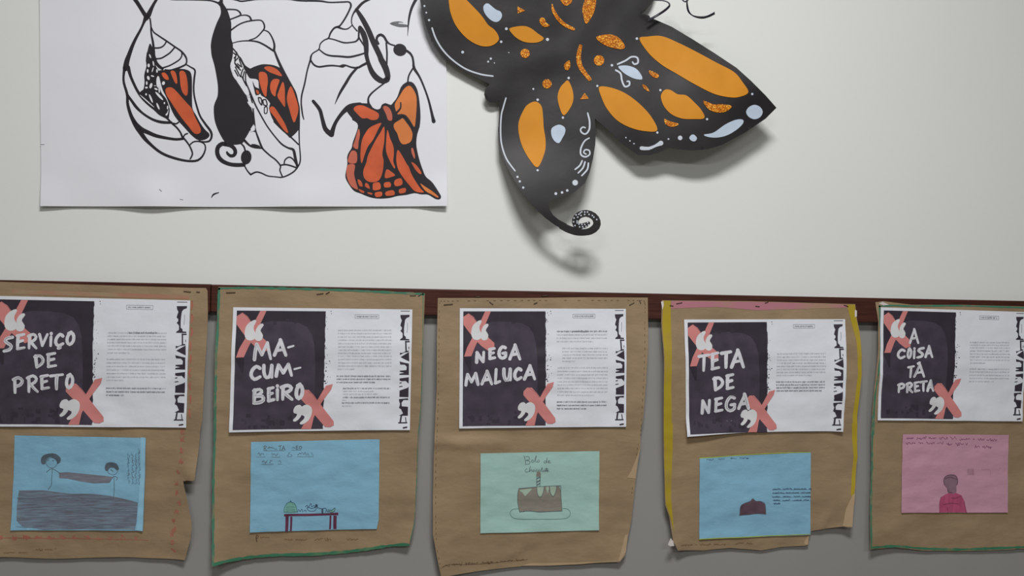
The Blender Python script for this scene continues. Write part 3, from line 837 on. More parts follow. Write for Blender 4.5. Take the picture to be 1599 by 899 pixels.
# letters of the brush lettering as strokes in a unit box
GLYPH = {
    'A': [[(0, 1), (.28, .5), (.55, 0)], [(.52, 0), (.76, .5), (1, 1)], [(.16, .7), (.85, .62)]],
    'B': [[(.16, .04), (.12, .5), (.08, 1)], [(.05, .1), (.62, 0), (.82, .2), (.2, .48)], [(.2, .48), (.85, .5), (.95, .78), (.55, .95), (.05, 1)]],
    'C': [[(.95, .16), (.6, .02), (.18, .3), (.06, .7), (.4, 1), (.98, .8)]],
    'D': [[(.12, .05), (.16, .5), (.2, 1)], [(0, .12), (.6, .04), (.98, .35), (.8, .7), (.2, 1)]],
    'E': [[(.2, .08), (.15, .5), (.15, .98)], [(.08, .1), (.92, 0)], [(.15, .52), (.8, .42)], [(.12, .99), (1, .9)]],
    'G': [[(.9, .1), (.5, .02), (.1, .4), (.12, .82), (.5, 1), (.92, .85), (.95, .55)], [(.95, .55), (.55, .58)]],
    'I': [[(.5, .3), (.45, 1)], [(.55, .03), (.58, .08)]],
    'L': [[(.3, 0), (.22, .5), (.15, .98)], [(.15, .98), (1, .86)]],
    'M': [[(0, 1), (.06, .5), (.14, .08)], [(.14, .08), (.46, .72)], [(.46, .72), (.8, 0)], [(.8, 0), (.9, .5), (1, .95)]],
    'N': [[(.05, 1), (.08, .5), (.1, .05)], [(.1, .05), (.5, .55), (.88, .95)], [(.88, .95), (.95, 0)]],
    'O': [[(.62, .02), (.2, .32), (.1, .75), (.42, 1), (.88, .75), (.96, .32), (.66, .06), (.25, .12)]],
    'P': [[(.16, .08), (.15, .5), (.15, 1)], [(0, .14), (.6, 0), (1, .2), (.75, .48), (.18, .6)]],
    'R': [[(.16, .08), (.15, .5), (.12, 1)], [(0, .14), (.6, 0), (.95, .18), (.72, .42), (.22, .55)], [(.3, .52), (.62, .76), (1, 1)]],
    'S': [[(.95, .04), (.4, .12), (.14, .3), (.5, .48), (.84, .66), (.6, .9), (.02, 1)]],
    'T': [[(0, .1), (1, 0)], [(.52, .06), (.48, .5), (.46, 1)]],
    'U': [[(.06, 0), (.08, .6), (.36, .98), (.76, .8), (.95, 0)], [(.95, 0), (.96, .95)]],
    'V': [[(0, 0), (.4, 1)], [(.4, 1), (1, 0)]],
    'c': [[(.95, .16), (.6, .02), (.18, .28), (.06, .62), (.4, .86), (.98, .7)], [(.5, .86), (.6, 1.0), (.35, 1.05)]],
    'a': [[(0, 1), (.28, .5), (.55, 0)], [(.52, 0), (.76, .5), (1, 1)], [(.16, .7), (.85, .62)], [(.35, -.05), (.52, -.14)]],
    '-': [[(0, .9), (1, .1)]],
}
LINES = [
    (Z1, 18.5, ['SERVIcO', [(18, 335, 85, 432), (90, 322, 150, 420), (155, 322, 217, 415), (218, 322, 278, 400), (278, 315, 305, 402), (308, 320, 368, 412), (370, 308, 428, 395)]],
     ['DE', [(192, 440, 255, 522), (260, 428, 325, 520)]],
     ['PRETO', [(70, 565, 135, 665), (148, 555, 218, 660), (222, 552, 282, 645), (278, 548, 362, 645), (364, 545, 418, 640)]]),
    (Z3, 20, ['MA-', [(272, 368, 380, 480), (384, 352, 465, 455), (468, 393, 502, 404)]],
     ['CUM-', [(250, 500, 322, 590), (322, 495, 388, 582), (394, 488, 496, 572), (502, 515, 540, 526)]],
     ['BEIRO', [(264, 630, 340, 725), (346, 620, 396, 712), (396, 608, 420, 706), (422, 608, 498, 703), (502, 600, 558, 700)]]),
    (Z5, 18.5, ['NEGA', [(292, 385, 352, 458), (364, 365, 412, 438), (417, 355, 475, 435), (480, 345, 552, 440)]],
     ['MALUCA', [(234, 505, 318, 586), (324, 492, 395, 580), (395, 482, 440, 576), (445, 480, 500, 560), (505, 475, 560, 555), (562, 460, 635, 552)]]),
    (Z7, 20, ['TETA', [(292, 380, 368, 488), (364, 368, 425, 480), (425, 362, 495, 470), (482, 352, 570, 468)]],
     ['DE', [(380, 512, 450, 602), (454, 495, 512, 595)]],
     ['NEGA', [(312, 645, 375, 738), (388, 632, 450, 728), (452, 625, 525, 725), (530, 610, 605, 712)]]),
    (Z9, 15.5, ['A', [(382, 242, 446, 340)]],
     ['COISA', [(305, 366, 363, 432), (366, 358, 402, 432), (405, 358, 425, 432), (427, 355, 480, 428), (477, 345, 530, 425)]],
     ['Ta', [(370, 468, 418, 548), (410, 456, 482, 545)]],
     ['PRETA', [(312, 575, 362, 640), (364, 570, 412, 640), (412, 565, 455, 635), (450, 560, 500, 632), (492, 555, 540, 632)]]),
]
# body text: (x0, x1, y, bold) in crop coordinates, grouped in paragraphs
TEXT = [
    (Z1, [[(605, 940, y, 0) for y in (322, 340, 358, 376, 395, 414)] + [(605, 735, 434, 0)],
          [(600, 932, y, 0) for y in (470, 490, 510, 530, 550, 570)] + [(598, 700, 588, 0)],
          [(594, 930, 633, 1), (594, 930, 653, 1), (594, 700, 673, 1)]]),
    (Z3, [[(748, 1050, y, 0) for y in (308, 326, 345, 363, 382, 400, 418, 436, 453, 471, 490, 508)] + [(745, 845, 526, 0)],
          [(740, 1045, 565, 1), (740, 1045, 582, 1), (740, 960, 600, 1)],
          [(775, 1045, 634, 1), (775, 950, 650, 0), (775, 970, 666, 0), (775, 1045, 684, 1), (772, 795, 700, 0), (770, 1040, 715, 1), (770, 830, 733, 0)]]),
    (Z5, [[(752, 1035, 278, 1), (752, 1035, 297, 0), (752, 1035, 316, 0), (752, 955, 335, 0)],
          [(782, 1037, y, 0) for y in (373, 391, 409, 427)] + [(782, 860, 445, 0)],
          [(755, 1040, y, 0) for y in (482, 502, 521, 540, 560, 578, 597, 617)] + [(755, 960, 636, 0)],
          [(752, 1035, 673, 1), (752, 1035, 692, 1), (752, 920, 711, 1)]]),
    (Z7, [[(757, 1043, y, 0) for y in (383, 402, 420, 438, 456, 474, 492)] + [(757, 965, 510, 0)],
          [(755, 1043, 548, 1), (755, 1043, 565, 1), (755, 1043, 582, 1), (755, 1025, 600, 1)]]),
    (Z9, [[(755, 1000, y, 0) for y in (330, 346, 363, 381, 400, 418, 437)] + [(755, 850, 455, 0)],
          [(755, 998, y, 0) for y in (492, 510, 530, 549)] + [(755, 905, 568, 0)]]),
]


def tiny_text(g, x0, x1, y, h, rnd, heavy=1.0, slope=0.0):
    """a line of print too small to read: words of little stems and bars"""
    x = x0
    ch = h * 0.62
    while x < x1:
        n = rnd.choice((1, 2, 3, 4, 5, 6, 7, 8))
        for _ in range(n):
            if x + ch > x1:
                break
            yy = y + slope * (x - x0)
            up = rnd.choice((0, 0, 0, 0.55)) * h
            dn = rnd.choice((0, 0, 0, 0, 0.45)) * h
            w = 0.20 * h * heavy
            for a, b, c, d in ((x, yy - h / 2 - up, x + w, yy + h / 2 + dn), (x, yy - h / 2, x + ch * 0.8, yy - h / 2 + w),
                               (x + ch * 0.62, yy - h / 2, x + ch * 0.62 + w, yy + h / 2), (x, yy + h / 2 - w, x + ch * 0.8, yy + h / 2))[:rnd.choice((2, 3, 4, 4))]:
                g.add([(a, b), (c, b), (c, d), (a, d)], [(0, 1, 2, 3)])
            x += ch
        x += ch * 0.8
    return g


def scrawl(g, x0, x1, y, h, rnd, w=0.6, slope=0.0):
    """a line of pencil handwriting too faint to read"""
    x = x0
    while x < x1:
        ln = min(rnd.uniform(8, 22), x1 - x)
        pts = []
        t = 0.0
        while t < ln:
            pts.append((x + t, y + slope * (x + t - x0) + rnd.uniform(-0.5, 0.5) * h * rnd.choice((0.6, 1.0, 1.4)), w * rnd.uniform(0.6, 1.2)))
            t += h * rnd.uniform(0.14, 0.30)
        if len(pts) > 1:
            g.stroke(pts)
        x += ln + rnd.uniform(2.5, 5)
    return g


def template(geo_pts, inv, q):
    f = quad_map(q)
    return [f(*inv(p[0], p[1])) + tuple(p[2:]) for p in geo_pts]


def border_stroke(g, pts, w, rnd, jitter=0.35):
    c = catmull([p[:2] for p in pts], False, 6.0)
    g.stroke([(p[0], p[1], w * (1 + rnd.uniform(-jitter, jitter))) for p in c], smooth=False)
    return g


OUT = [
    Z1([(-230, 20), (0, 35), (600, 55), (1100, 70), (1158, 70), (1168, 85), (1170, 200), (1165, 400), (1150, 600), (1140, 800)]) +
    Z2([(1130, 80), (1118, 220), (1105, 350), (1095, 360), (1060, 357), (1035, 364), (1050, 450), (1072, 560), (1080, 620), (1075, 690), (1040, 812), (900, 808), (650, 800), (300, 812), (0, 800), (-230, 800)]),
    Z3([(78, 64), (300, 65), (700, 75), (1000, 88), (1235, 100), (1230, 250), (1222, 500), (1215, 750)]) +
    Z4([(1255, 50), (1250, 250), (1235, 550), (1200, 715), (1100, 730), (850, 770), (650, 785), (400, 790), (200, 810), (50, 832), (45, 560), (50, 300), (60, 80)]) +
    Z3([(55, 700), (65, 400), (72, 200)]),
    Z5([(85, 90), (600, 90), (900, 86), (1262, 88), (1264, 250), (1250, 500), (1235, 750)]) +
    Z6([(1278, 30), (1275, 130), (1250, 330), (1230, 550), (1190, 780), (1160, 820), (900, 840), (600, 850), (350, 875), (110, 905), (85, 790), (60, 650), (60, 450), (65, 200), (70, 60)]) +
    Z5([(78, 600), (80, 300)]),
    Z7([(85, 70), (600, 75), (1215, 92), (1222, 160), (1240, 260), (1245, 500), (1225, 750)]) +
    Z8([(1230, 20), (1235, 200), (1220, 400), (1200, 612), (1150, 610), (1060, 625), (975, 642), (968, 662), (958, 722), (940, 728), (800, 738), (680, 757), (500, 742), (340, 757), (180, 747), (150, 690), (130, 550), (105, 480), (100, 300), (95, 100)]) +
    Z7([(90, 600), (90, 400), (82, 200)]),
    Z9([(178, 85), (225, 78), (400, 100), (700, 100), (1091, 110), (1420, 120)]) +
    Z10([(1310, 300), (1310, 760), (1007, 752), (850, 762), (650, 767), (450, 762), (290, 742), (135, 747), (140, 550), (150, 300), (145, 100)]) +
    Z9([(160, 750), (175, 520), (190, 400), (196, 200)]),
]
CURL = [  # billow, bottom lift, side lift, twist between left and right of the foot
    (0.003, 0.014, 0.004, 0.5), (0.004, 0.016, 0.004, 0.3), (0.005, 0.014, 0.005, 0.2), (0.004, 0.022, 0.005, 0.0), (0.003, 0.008, 0.003, 0.0)]
LABELS = ['brown kraft paper poster cut by the left edge, headed SERVIÇO DE PRETO',
          'green-edged kraft paper poster headed MACUMBEIRO above a blue table drawing',
          'plain brown kraft paper poster headed NEGA MALUCA above a mint cake drawing',
          'yellow-edged kraft paper poster headed TETA DE NEGA above a blue drawing',
          'green-edged kraft paper poster at right headed A COISA TÁ PRETA, pink drawing']
posters = []


def kraft_surface(i):
    o_ = OUT[i]
    x0, x1 = min(p[0] for p in o_), max(p[0] for p in o_)
    y0, y1 = min(p[1] for p in o_), max(p[1] for p in o_)
    bil, bot, side, tw = CURL[i]
    def d(x, y):
        u, v = (x - x0) / (x1 - x0), (y - y0) / (y1 - y0)
        w = sm((y - 500) / 60.0)
        r = RAIL_T + 0.0016
        r += w * (bil * math.sin(math.pi * min(1, max(0, v))) - 0.0100 * sm((v - 0.1) / 0.6))
        r += bot * max(0, v) ** 6 * min(1.0, abs(2 * u - 1)) ** 6 * (0.5 + 0.5 * tw * (1 if u > 0.5 else -1) * 1.0 + 0.5)
        r += side * w * abs(2 * u - 1) ** 5
        r += w * (0.0022 * nz(x, y * 1.8, 0.011, 11.0 + i) + 0.0011 * nz(x, y * 2.0, 0.032, 5.0 + i))
        if i == 0:
            r += 0.010 * math.exp(-((x - 300) / 22.0) ** 2) * math.exp(-((y - 735) / 30.0) ** 2)
        if i == 2:      # soft cross fold below the print and a crease near the foot
            r += 0.0050 * math.exp(-((y - 690 - 0.02 * (x - 680)) / 9.0) ** 2) * (0.5 + 0.5 * math.cos((x - 690) / 70.0))
            r += 0.0022 * math.exp(-(((y - 862) + 0.55 * (x - 805)) / 6.0) ** 2) * math.exp(-((x - 805) / 25.0) ** 2)
        if i == 3:      # crease at the lower right
            r += 0.0025 * math.exp(-(((x - 1290) + 0.5 * (y - 815)) / 5.0) ** 2) * math.exp(-((y - 812) / 20.0) ** 2)
        return max(r, 0.0035)
    return d


SHEET = 0.0011
LAY = 0.00018
for i in range(5):
    rnd = random.Random(40 + i)
    kd = kraft_surface(i)
    cx = sum(p[0] for p in OUT[i]) / len(OUT[i])
    b = on_wall(cx, 866, 0.02)
    org = Vector((b.x, 0, b.z))
    S_k = Surf(0.013, kd, org)
    t = thing('paper_poster', LABELS[i], 'poster', org, 'kraft paper posters stapled to the rail')
    posters.append((t, S_k))
    build('backing_sheet', Geo().poly(OUT[i], False, 7), M_kraft, t, S_k, 0, 0.0004, 'brown kraft paper backing')
    # ---- glued A4 print
    q = PQ[i]
    f = quad_map(q)
    iq = quad_inv(q)

    def pd(x, y, kd=kd, iq=iq, i=i):
        u, v = iq(x, y)
        r = kd(x, y) + SHEET + 0.0006 * (1 + nz(x, y * 1.6, 0.03, 20.0 + i))
        r += 0.0016 * sm((v - 0.86) / 0.14)
        if i == 3:
            r += 0.006 * sm((v - 0.8) / 0.2) * sm((0.45 - u) / 0.4) + 0.003 * sm((u - 0.92) / 0.08)
        if i == 1:
            r += 0.002 * sm((v - 0.8) / 0.2) * sm((0.3 - u) / 0.3)
        return r
    S_p = Surf(0.016, pd, org)
    edge = [f(u / 6, 0) for u in range(6)] + [f(1, v / 5) for v in range(5)] + [f(1 - u / 6, 1) for u in range(6)] + [f(0, 1 - v / 5) for v in range(5)]
    if i == 3:
        edge = [(x - 1.5 * math.sin(math.pi * iq(x, y)[1]) * 0 + (1.6 * math.sin(3.3 * iq(x, y)[1]) if iq(x, y)[0] > 0.97 else 0),
                 y - (3.0 * math.sin(math.pi * iq(x, y)[0]) if iq(x, y)[1] > 0.97 else 0)) for x, y in edge]
    sheet = build('printed_sheet', Geo().poly(edge, False, 7), M_a4, t, S_p, 0, 0.0002, 'white printed sheet with a dark purple left half')
    t3 = lambda pts, q=q: template(Z5(pts), inv3, q)
    panel = [(228, 165), (330, 165), (460, 165), (690, 165)]
    y = 165
    while y < 800:                                    # ragged right edge
        panel.append((690 + rnd.choice((-2, 0, 0, 1, 3)), y))
        y += rnd.choice((9, 14, 20))
    panel += [(690, 806), (560, 807), (400, 807), (224, 809), (225, 600), (226, 400)]
    build('dark_panel', Geo().poly(t3(panel), False, 7), M_panel, sheet, S_p, LAY)
    build('dark_margin', Geo().poly(t3([(229, 166), (400, 166), (560, 166), (689, 166), (689, 300), (689, 450), (689, 600), (689, 690), (660, 690), (642, 650), (644, 560), (643, 440), (637, 350), (622, 290), (596, 250), (552, 228), (480, 220), (400, 220), (350, 232), (310, 262), (285, 320), (274, 400), (272, 500), (262, 500), (228, 420)]), False, 6),
          M_panel2, sheet, S_p, LAY * 2)
    g = Geo()
    for _ in range(26):                               # ghosted blocks along the foot and head of the panel
        x, y, w_, h_ = rnd.uniform(235, 560), rnd.choice((rnd.uniform(720, 790), rnd.uniform(720, 790), rnd.uniform(180, 215))), rnd.uniform(8, 26), rnd.uniform(8, 30)
        g.add(t3([(x, y), (x + w_, y + rnd.uniform(-3, 3)), (x + w_, min(800, y + h_)), (x, min(800, y + h_))]), [(0, 1, 2, 3)])
    build('ghost_blocks', g, M_panel3, sheet, S_p, LAY * 2)
    g = Geo()
    for _ in range(26):                               # ink spatter beside the panel
        x, y = 692 + abs(rnd.gauss(0, 11)), rnd.uniform(350, 560) if rnd.random() < 0.8 else rnd.uniform(165, 350)
        p = t3([(x, y)])[0]
        g.ell(p[0], p[1], rnd.uniform(0.3, 0.9), rnd.uniform(0.3, 0.7), rnd.uniform(0, 3), 7)
    for x, y, r in ((718, 165, .9), (720, 178, .7), (716, 436, 1.1), (694, 545, 1.6), (700, 556, 1.2), (698, 490, 1.3), (700, 470, 1.0)):
        p = t3([(x, y)])[0]
        g.ell(p[0], p[1], r, r * .8, 0, 8)
    build('ink_spatter', g, M_panel, sheet, S_p, LAY)
    bars = ([(228, 196), (258, 176), (285, 195), (318, 245), (355, 300), (402, 342), (402, 376), (370, 388), (330, 360), (290, 320), (255, 275), (229, 240)],
            [(350, 166), (382, 166), (357, 225), (325, 300), (295, 360), (272, 416), (232, 418), (248, 368), (285, 300), (322, 225)])
    g = Geo()
    for bq in bars:
        g.poly(t3(bq), False, 6)
    build('cross_mark', g, M_coral, sheet, S_p, LAY * 3)
    g = Geo()
    for bq in ([(566, 612), (585, 592), (612, 592), (640, 622), (672, 668), (708, 716), (744, 764), (746, 786), (726, 796), (700, 795), (664, 752), (628, 708), (590, 664), (564, 634)],
               [(700, 570), (736, 560), (728, 590), (690, 645), (664, 690), (640, 745), (628, 806), (576, 806), (598, 762), (630, 700), (662, 640)]):
        g.poly(t3(bq), False, 6)
    build('cross_mark', g, M_coral, sheet, S_p, LAY * 3)
    g = Geo().stroke(t3([(258, 178, .5), (285, 200, 1.1), (312, 240, .6)])).stroke(t3([(600, 594, .4), (632, 618, .9), (655, 650, .5)]))
    build('brush_streak', g, M_panel, sheet, S_p, LAY * 4)
    for two in (([(272, 290), (278, 252), (298, 227), (324, 214), (331, 224), (319, 248), (320, 270), (332, 292), (325, 318), (300, 326), (280, 315)],
                 [(330, 300), (330, 268), (345, 242), (362, 234), (370, 243), (358, 262), (355, 275), (368, 297), (362, 322), (342, 328), (328, 318)]),
                ([(534, 704), (545, 681), (568, 674), (580, 692), (577, 730), (557, 758), (540, 766), (533, 757), (548, 740), (553, 724), (538, 720)],
                 [(568, 702), (580, 682), (605, 673), (628, 690), (629, 725), (612, 760), (582, 781), (568, 774), (590, 750), (591, 736), (573, 727)])):
        g = Geo()
        for c in two:
            g.poly(t3(c), True, 6)
        build('quote_mark', g, M_quote, sheet, S_p, LAY * 4)
    # lettering
    zt, wl = LINES[i][0], LINES[i][1]
    for word, boxes in LINES[i][2:]:
        g, gh = Geo(), Geo()
        for ch, (x0, y0, x1, y1) in zip(word, boxes):
            ins = wl * 0.42
            X0, X1, Y0, Y1 = x0 + ins, x1 - ins, y0 + ins, y1 - ins
            if ch == '-':
                X0, X1, Y0, Y1 = x0 + 2, x1 - 2, y0, y1
            for k, pl in enumerate(GLYPH[ch]):
                ww = wl * (0.62 if ch == '-' else 1.0) * rnd.uniform(0.9, 1.08)
                pts = [(X0 + a * (X1 - X0), Y0 + b_ * (Y1 - Y0), ww * (0.85 if j == len(pl) - 1 else 1.0)) for j, (a, b_) in enumerate(pl)]
                g.stroke(zt(pts))
                if ch != '-' and rnd.random() < 0.3 and len(pl) > 1:
                    o1, o2 = rnd.uniform(-.24, .24) * ww, rnd.uniform(-.24, .24) * ww
                    gh.stroke(zt([(p[0] + o1, p[1] + o2, 1.7 if 0 < j < len(pts) - 1 else 1.0) for j, p in enumerate(pts)]), caps=False)
        ln = build('lettering', g, M_letter, sheet, S_p, LAY * 5)
        ln['label'] = 'white brush lettering ' + word.replace('c', 'Ç').replace('a', 'Á')
        build('brush_streak', gh, M_panel, sheet, S_p, LAY * 6)
    # header box and body text
    g = Geo()
    for a, b_ in (((843, 181), (967, 181)), ((967, 181), (967, 202)), ((967, 202), (843, 202)), ((843, 202), (843, 181))):
        g.stroke(t3([a, b_]), 0.55, False, False)
    p, p2 = t3([(850, 192), (960, 192)])
    tiny_text(g, p[0], p2[0], p[1], 1.6, rnd, 1.5, (p2[1] - p[1]) / (p2[0] - p[0]))
    build('header_box', g, M_text_b, sheet, S_p, LAY)
    zt, paras = TEXT[i]
    for para in paras:
        g, gb = Geo(), Geo()
        for x0, x1, y, bold in para:
            a, c = zt([(x0, y), (x1, y)])
            sl = (f(1, .5)[1] - f(0, .5)[1]) / (f(1, .5)[0] - f(0, .5)[0]) * 0.4
            tiny_text(gb if bold else g, a[0], c[0], a[1], 1.7, rnd, 1.3 if bold else 1.1, sl)
        if i in (0, 2) and para is paras[0]:           # the phrase in bold in the first line
            x0, x1 = (725, 885) if i == 0 else (838, 938)
            a, c = zt([(x0, para[0][2]), (x1, para[0][2])])
            tiny_text(gb, a[0], c[0], a[1], 1.9, rnd, 1.9, 0)
        if g.f:
            build('text_block', g, M_text, sheet, S_p, LAY)
        if gb.f:
            build('text_block', gb, M_text_b, sheet, S_p, LAY * 1.5)
    # torn black strip down the right side
    t2 = lambda pts, q=q: template(V2(pts), inv2, q)
    t3v = lambda pts, q=q: template(V3(pts), inv3, q)
    t3w = lambda pts, q=q: template(W3(pts), inv3, q)
    g = Geo()
    g.stroke(t2([(1258, 55), (1395, 55)]), 0.9, False)
    g.poly(t2([(1250, 115), (1395, 112), (1392, 145), (1350, 160), (1325, 190), (1315, 260), (1308, 330), (1308, 430), (1335, 455), (1338, 485), (1390, 490), (1390, 510), (1245, 508), (1250, 490),
               (1285, 465), (1285, 400), (1250, 360), (1270, 340), (1275, 310), (1250, 280), (1260, 240), (1275, 200), (1255, 160)]), False, 5)
    g.stroke(t2([(1335, 525), (1340, 680)]), 2.2, False).stroke(t2([(1332, 530), (1388, 528)]), 2.2, False).stroke(t2([(1383, 610), (1383, 640)]), 1.0, False)
    g.stroke(t2([(1360, 240), (1360, 330), (1352, 390)]), 0.5)
    g.poly(t2([(1245, 700), (1280, 705), (1345, 672), (1385, 668), (1375, 690), (1310, 700), (1245, 738)]), False, 5)
    g.poly(t2([(1253, 770), (1385, 690), (1390, 838), (1320, 805)]), False, 5)
    g.poly(t3v([(1200, 610), (1280, 630), (1335, 640), (1338, 815), (1200, 815), (1205, 795), (1270, 780), (1205, 768), (1205, 750), (1300, 740), (1305, 690), (1275, 658), (1210, 655)]), False, 5)
    g.poly(t3v([(1205, 868), (1338, 848), (1338, 899)]) + t3w([(1335, 50), (1295, 5), (1240, 10), (1205, 0)]), False, 5)
    g.stroke(t3w([(1210, 40), (1232, 35)]), 1.5, False).stroke(t3w([(1205, 97), (1245, 90)]), 1.4, False)
    g.poly(t3w([(1208, 155), (1320, 112), (1338, 95), (1338, 255), (1208, 252)]), False, 5)
    g.poly(t3w([(1200, 285), (1330, 272), (1338, 300), (1270, 300), (1240, 340), (1245, 395), (1335, 402), (1335, 540), (1205, 540), (1265, 505), (1235, 440), (1205, 420), (1220, 360), (1205, 320)]), False, 5)
    g.stroke(t3w([(1240, 545), (1228, 635)]), 2.6, False).stroke(t3w([(1205, 648), (1322, 645)]), 2.0, False).stroke(t3w([(1302, 565), (1312, 635)]), 1.4, False)
    g.stroke(t3w([(1275, 722), (1322, 712)]), 2.4, False)
    build('black_strip', g, M_panel3, sheet, S_p, LAY)

# ---------------------------------------------------------------- borders, writing and staples on the kraft sheets
def on_kraft(i, name, g, m, lift=0.0003, label=None):
    t, S_k = posters[i]
    return build(name, g, m, t, S_k, lift, 0, label)


rnd = random.Random(5)
# poster 1: red crayon chain pattern down the right and along the foot
g = Geo()
for y in range(0, 9):
    x, yy = 300 - y * 0.3, 470 + y * 21
    g.stroke([(x + rnd.uniform(-1, 1), yy, 2.2), (x + rnd.uniform(-2, 2), yy + 6, 3), (x, yy + 13, 1.4)])
for x, yy in Z2([(1028, 85), (1028, 130), (1025, 190), (1022, 250), (1005, 310), (992, 375), (998, 435), (1005, 490), (990, 540), (975, 590), (975, 640), (965, 670), (970, 715), (972, 765)]):
    for _ in range(5):
        g.stroke([(x + rnd.uniform(-4, 4), yy + rnd.uniform(-5, 5), 0.7), (x + rnd.uniform(-3, 3), yy + rnd.uniform(-4, 4), 0.9), (x + rnd.uniform(-4, 4), yy + rnd.uniform(-5, 5), 0.6)])
for k in range(12):
    x, yy = Z2([(5 + k * 68, 690 + rnd.uniform(-4, 4))])[0]
    for _ in range(4 if k < 6 else 2):
        g.stroke([(x + rnd.uniform(-6, 6), yy + rnd.uniform(-4, 4), 0.9), (x + rnd.uniform(-4, 4), yy + rnd.uniform(-3, 3), 1.3), (x + rnd.uniform(-6, 6), yy + rnd.uniform(-4, 4), 0.7)])
o = on_kraft(0, 'crayon_border', g, M_redmark, label='red crayon chain border')
o['kind'] = 'stuff'
on_kraft(0, 'crayon_line', Geo().stroke([(0, 841, .8), (60, 842, .9), (140, 843, .8), (230, 845, .5)]), M_redmark)
on_kraft(0, 'crayon_band', Geo().poly([(20, 452), (150, 456), (296, 461), (296, 467), (150, 463), (20, 459)], False, 6), M_redband)
g = Geo()
scrawl(g, 53, 84, 860, 3.0, rnd, 0.7)
scrawl(g, 2, 40, 865, 2.0, rnd, 0.5)
on_kraft(0, 'handwriting', g, M_brownpen)
# poster 2: green crayon frame
g = border_stroke(Geo(), Z3([(82, 72), (300, 70), (700, 80), (1000, 93), (1228, 104)]), 3.4, rnd)
border_stroke(g, Z3([(82, 75), (78, 200), (72, 400), (62, 700), (58, 890)]), 3.6, rnd)
border_stroke(g, Z4([(60, 60), (55, 200), (52, 320), (50, 560), (55, 820)]), 3.4, rnd)
border_stroke(g, Z3([(1226, 110), (1222, 400), (1214, 700)]) + Z4([(1250, 100), (1246, 250), (1232, 550), (1206, 690)]), 1.0, rnd)
on_kraft(1, 'crayon_border', g, M_green, label='green crayon border')
on_kraft(1, 'crayon_border', border_stroke(Geo(), Z4([(60, 822), (200, 802), (400, 784), (650, 778), (850, 762), (1100, 724), (1196, 714)]), 4.2, rnd), M_green_dk)
g = Geo()
zz = T(380, 825, 7.995)
g.stroke(zz([(155, 90, 6), (152, 130, 12), (160, 180, 8)])).stroke(zz([(158, 95, 6), (178, 105, 8), (172, 130, 6), (158, 135, 5)]))
on_kraft(1, 'handwriting', g, M_darkpen)
g = Geo()
for x0, x1, y, h in ((200, 320, 125, 22), (500, 540, 150, 12), (545, 790, 155, 24), (880, 1100, 150, 38), (1290, 1450, 150, 24)):
    a, c = zz([(x0, y), (x1, y)])
    scrawl(g, a[0], c[0], a[1], h / 8, rnd, 0.75)
on_kraft(1, 'handwriting', g, M_brownpen)
# poster 3: thin stitched line round the edge
g = Geo()
path = catmull(Z5([(100, 108), (600, 104), (1240, 104)]), False, 3) + catmull(Z5([(1248, 130), (1236, 500), (1218, 880)]) + Z6([(1262, 120), (1228, 420)]), False, 3)
path2 = catmull(Z5([(95, 115), (90, 400), (86, 700), (78, 890)]) + Z6([(80, 120), (76, 450), (82, 700), (105, 850)]), False, 3)
for pth in (path, path2):
    for k in range(0, len(pth) - 1, 3):
        if rnd.random() < 0.8:
            g.stroke([(pth[k][0], pth[k][1], .55), (pth[k + 1][0], pth[k + 1][1], .7)])
on_kraft(2, 'stitched_border', g, M_darkpen)
g = Geo()
zz = T(670, 840, 5.158)
g.stroke([p + (0.5,) for p in zz([(100, 235), (160, 215), (330, 222), (560, 205), (800, 185)])])
for x0, x1, y in ((110, 330, 222), (320, 560, 214), (575, 790, 195)):
    a, c = zz([(x0, y), (x1, y - 12)])
    scrawl(g, a[0], c[0], a[1], 4.0, rnd, 0.65, -0.05)
on_kraft(2, 'handwriting', g, M_darkpen)
on_kraft(2, 'folded_edge', Geo().poly(Z6([(1276, 130), (1262, 230), (1250, 326), (1200, 322), (1225, 280), (1255, 200)]), False, 5), M_kraft_back, 0.0005)
on_kraft(2, 'folded_edge', Geo().poly(Z6([(1208, 655), (1195, 760), (1162, 815), (1150, 812), (1172, 740), (1190, 660)]), False, 5), M_kraft_back, 0.0005)
on_kraft(2, 'folded_edge', Geo().poly(Z6([(580, 848), (640, 832), (900, 826), (1140, 812), (1150, 818), (900, 838), (700, 848)]), False, 5), M_kraft_back, 0.0005)
# poster 4: yellow sides, pink head
g = Geo().poly(Z7([(92, 72), (136, 72), (140, 300), (136, 600), (147, 890), (96, 890), (92, 600), (94, 400), (88, 200)]), False, 6)
g.poly(Z8([(98, 0), (150, 0), (152, 150), (146, 300), (142, 440), (160, 640), (135, 545), (108, 470), (102, 300)]), False, 6)
on_kraft(3, 'yellow_band', g, M_yellow, label='yellow crayon band along the left side')
g = Geo().poly(Z7([(1165, 95), (1212, 95), (1220, 170), (1238, 270), (1242, 500), (1224, 750), (1228, 890), (1200, 890), (1200, 740), (1222, 500), (1215, 300), (1190, 190)]), False, 6)
g.poly(Z8([(1200, 0), (1228, 10), (1233, 200), (1218, 390), (1206, 450), (1196, 420), (1212, 200)]), False, 6)
on_kraft(3, 'yellow_band', g, M_yellow, label='yellow crayon band along the right side')
on_kraft(3, 'pink_band', Geo().poly(Z7([(140, 74), (600, 78), (1168, 94), (1165, 112), (1000, 118), (800, 124), (640, 128), (400, 108), (140, 118)]), False, 6), M_pinkband, label='pink crayon band along the head')
g = Geo()
for x0, x1, y in ((200, 300, 720), (320, 480, 722), (530, 630, 715)):
    a, c = Z8([(x0, y), (x1, y)])
    scrawl(g, a[0], c[0], a[1], 3.0, rnd, 0.8)
on_kraft(3, 'handwriting', g, M_brownpen)
on_kraft(3, 'folded_edge', Geo().poly(Z8([(1206, 420), (1218, 410), (1199, 608), (1150, 606), (1170, 500)]), False, 5), M_kraft_back, 0.0006)
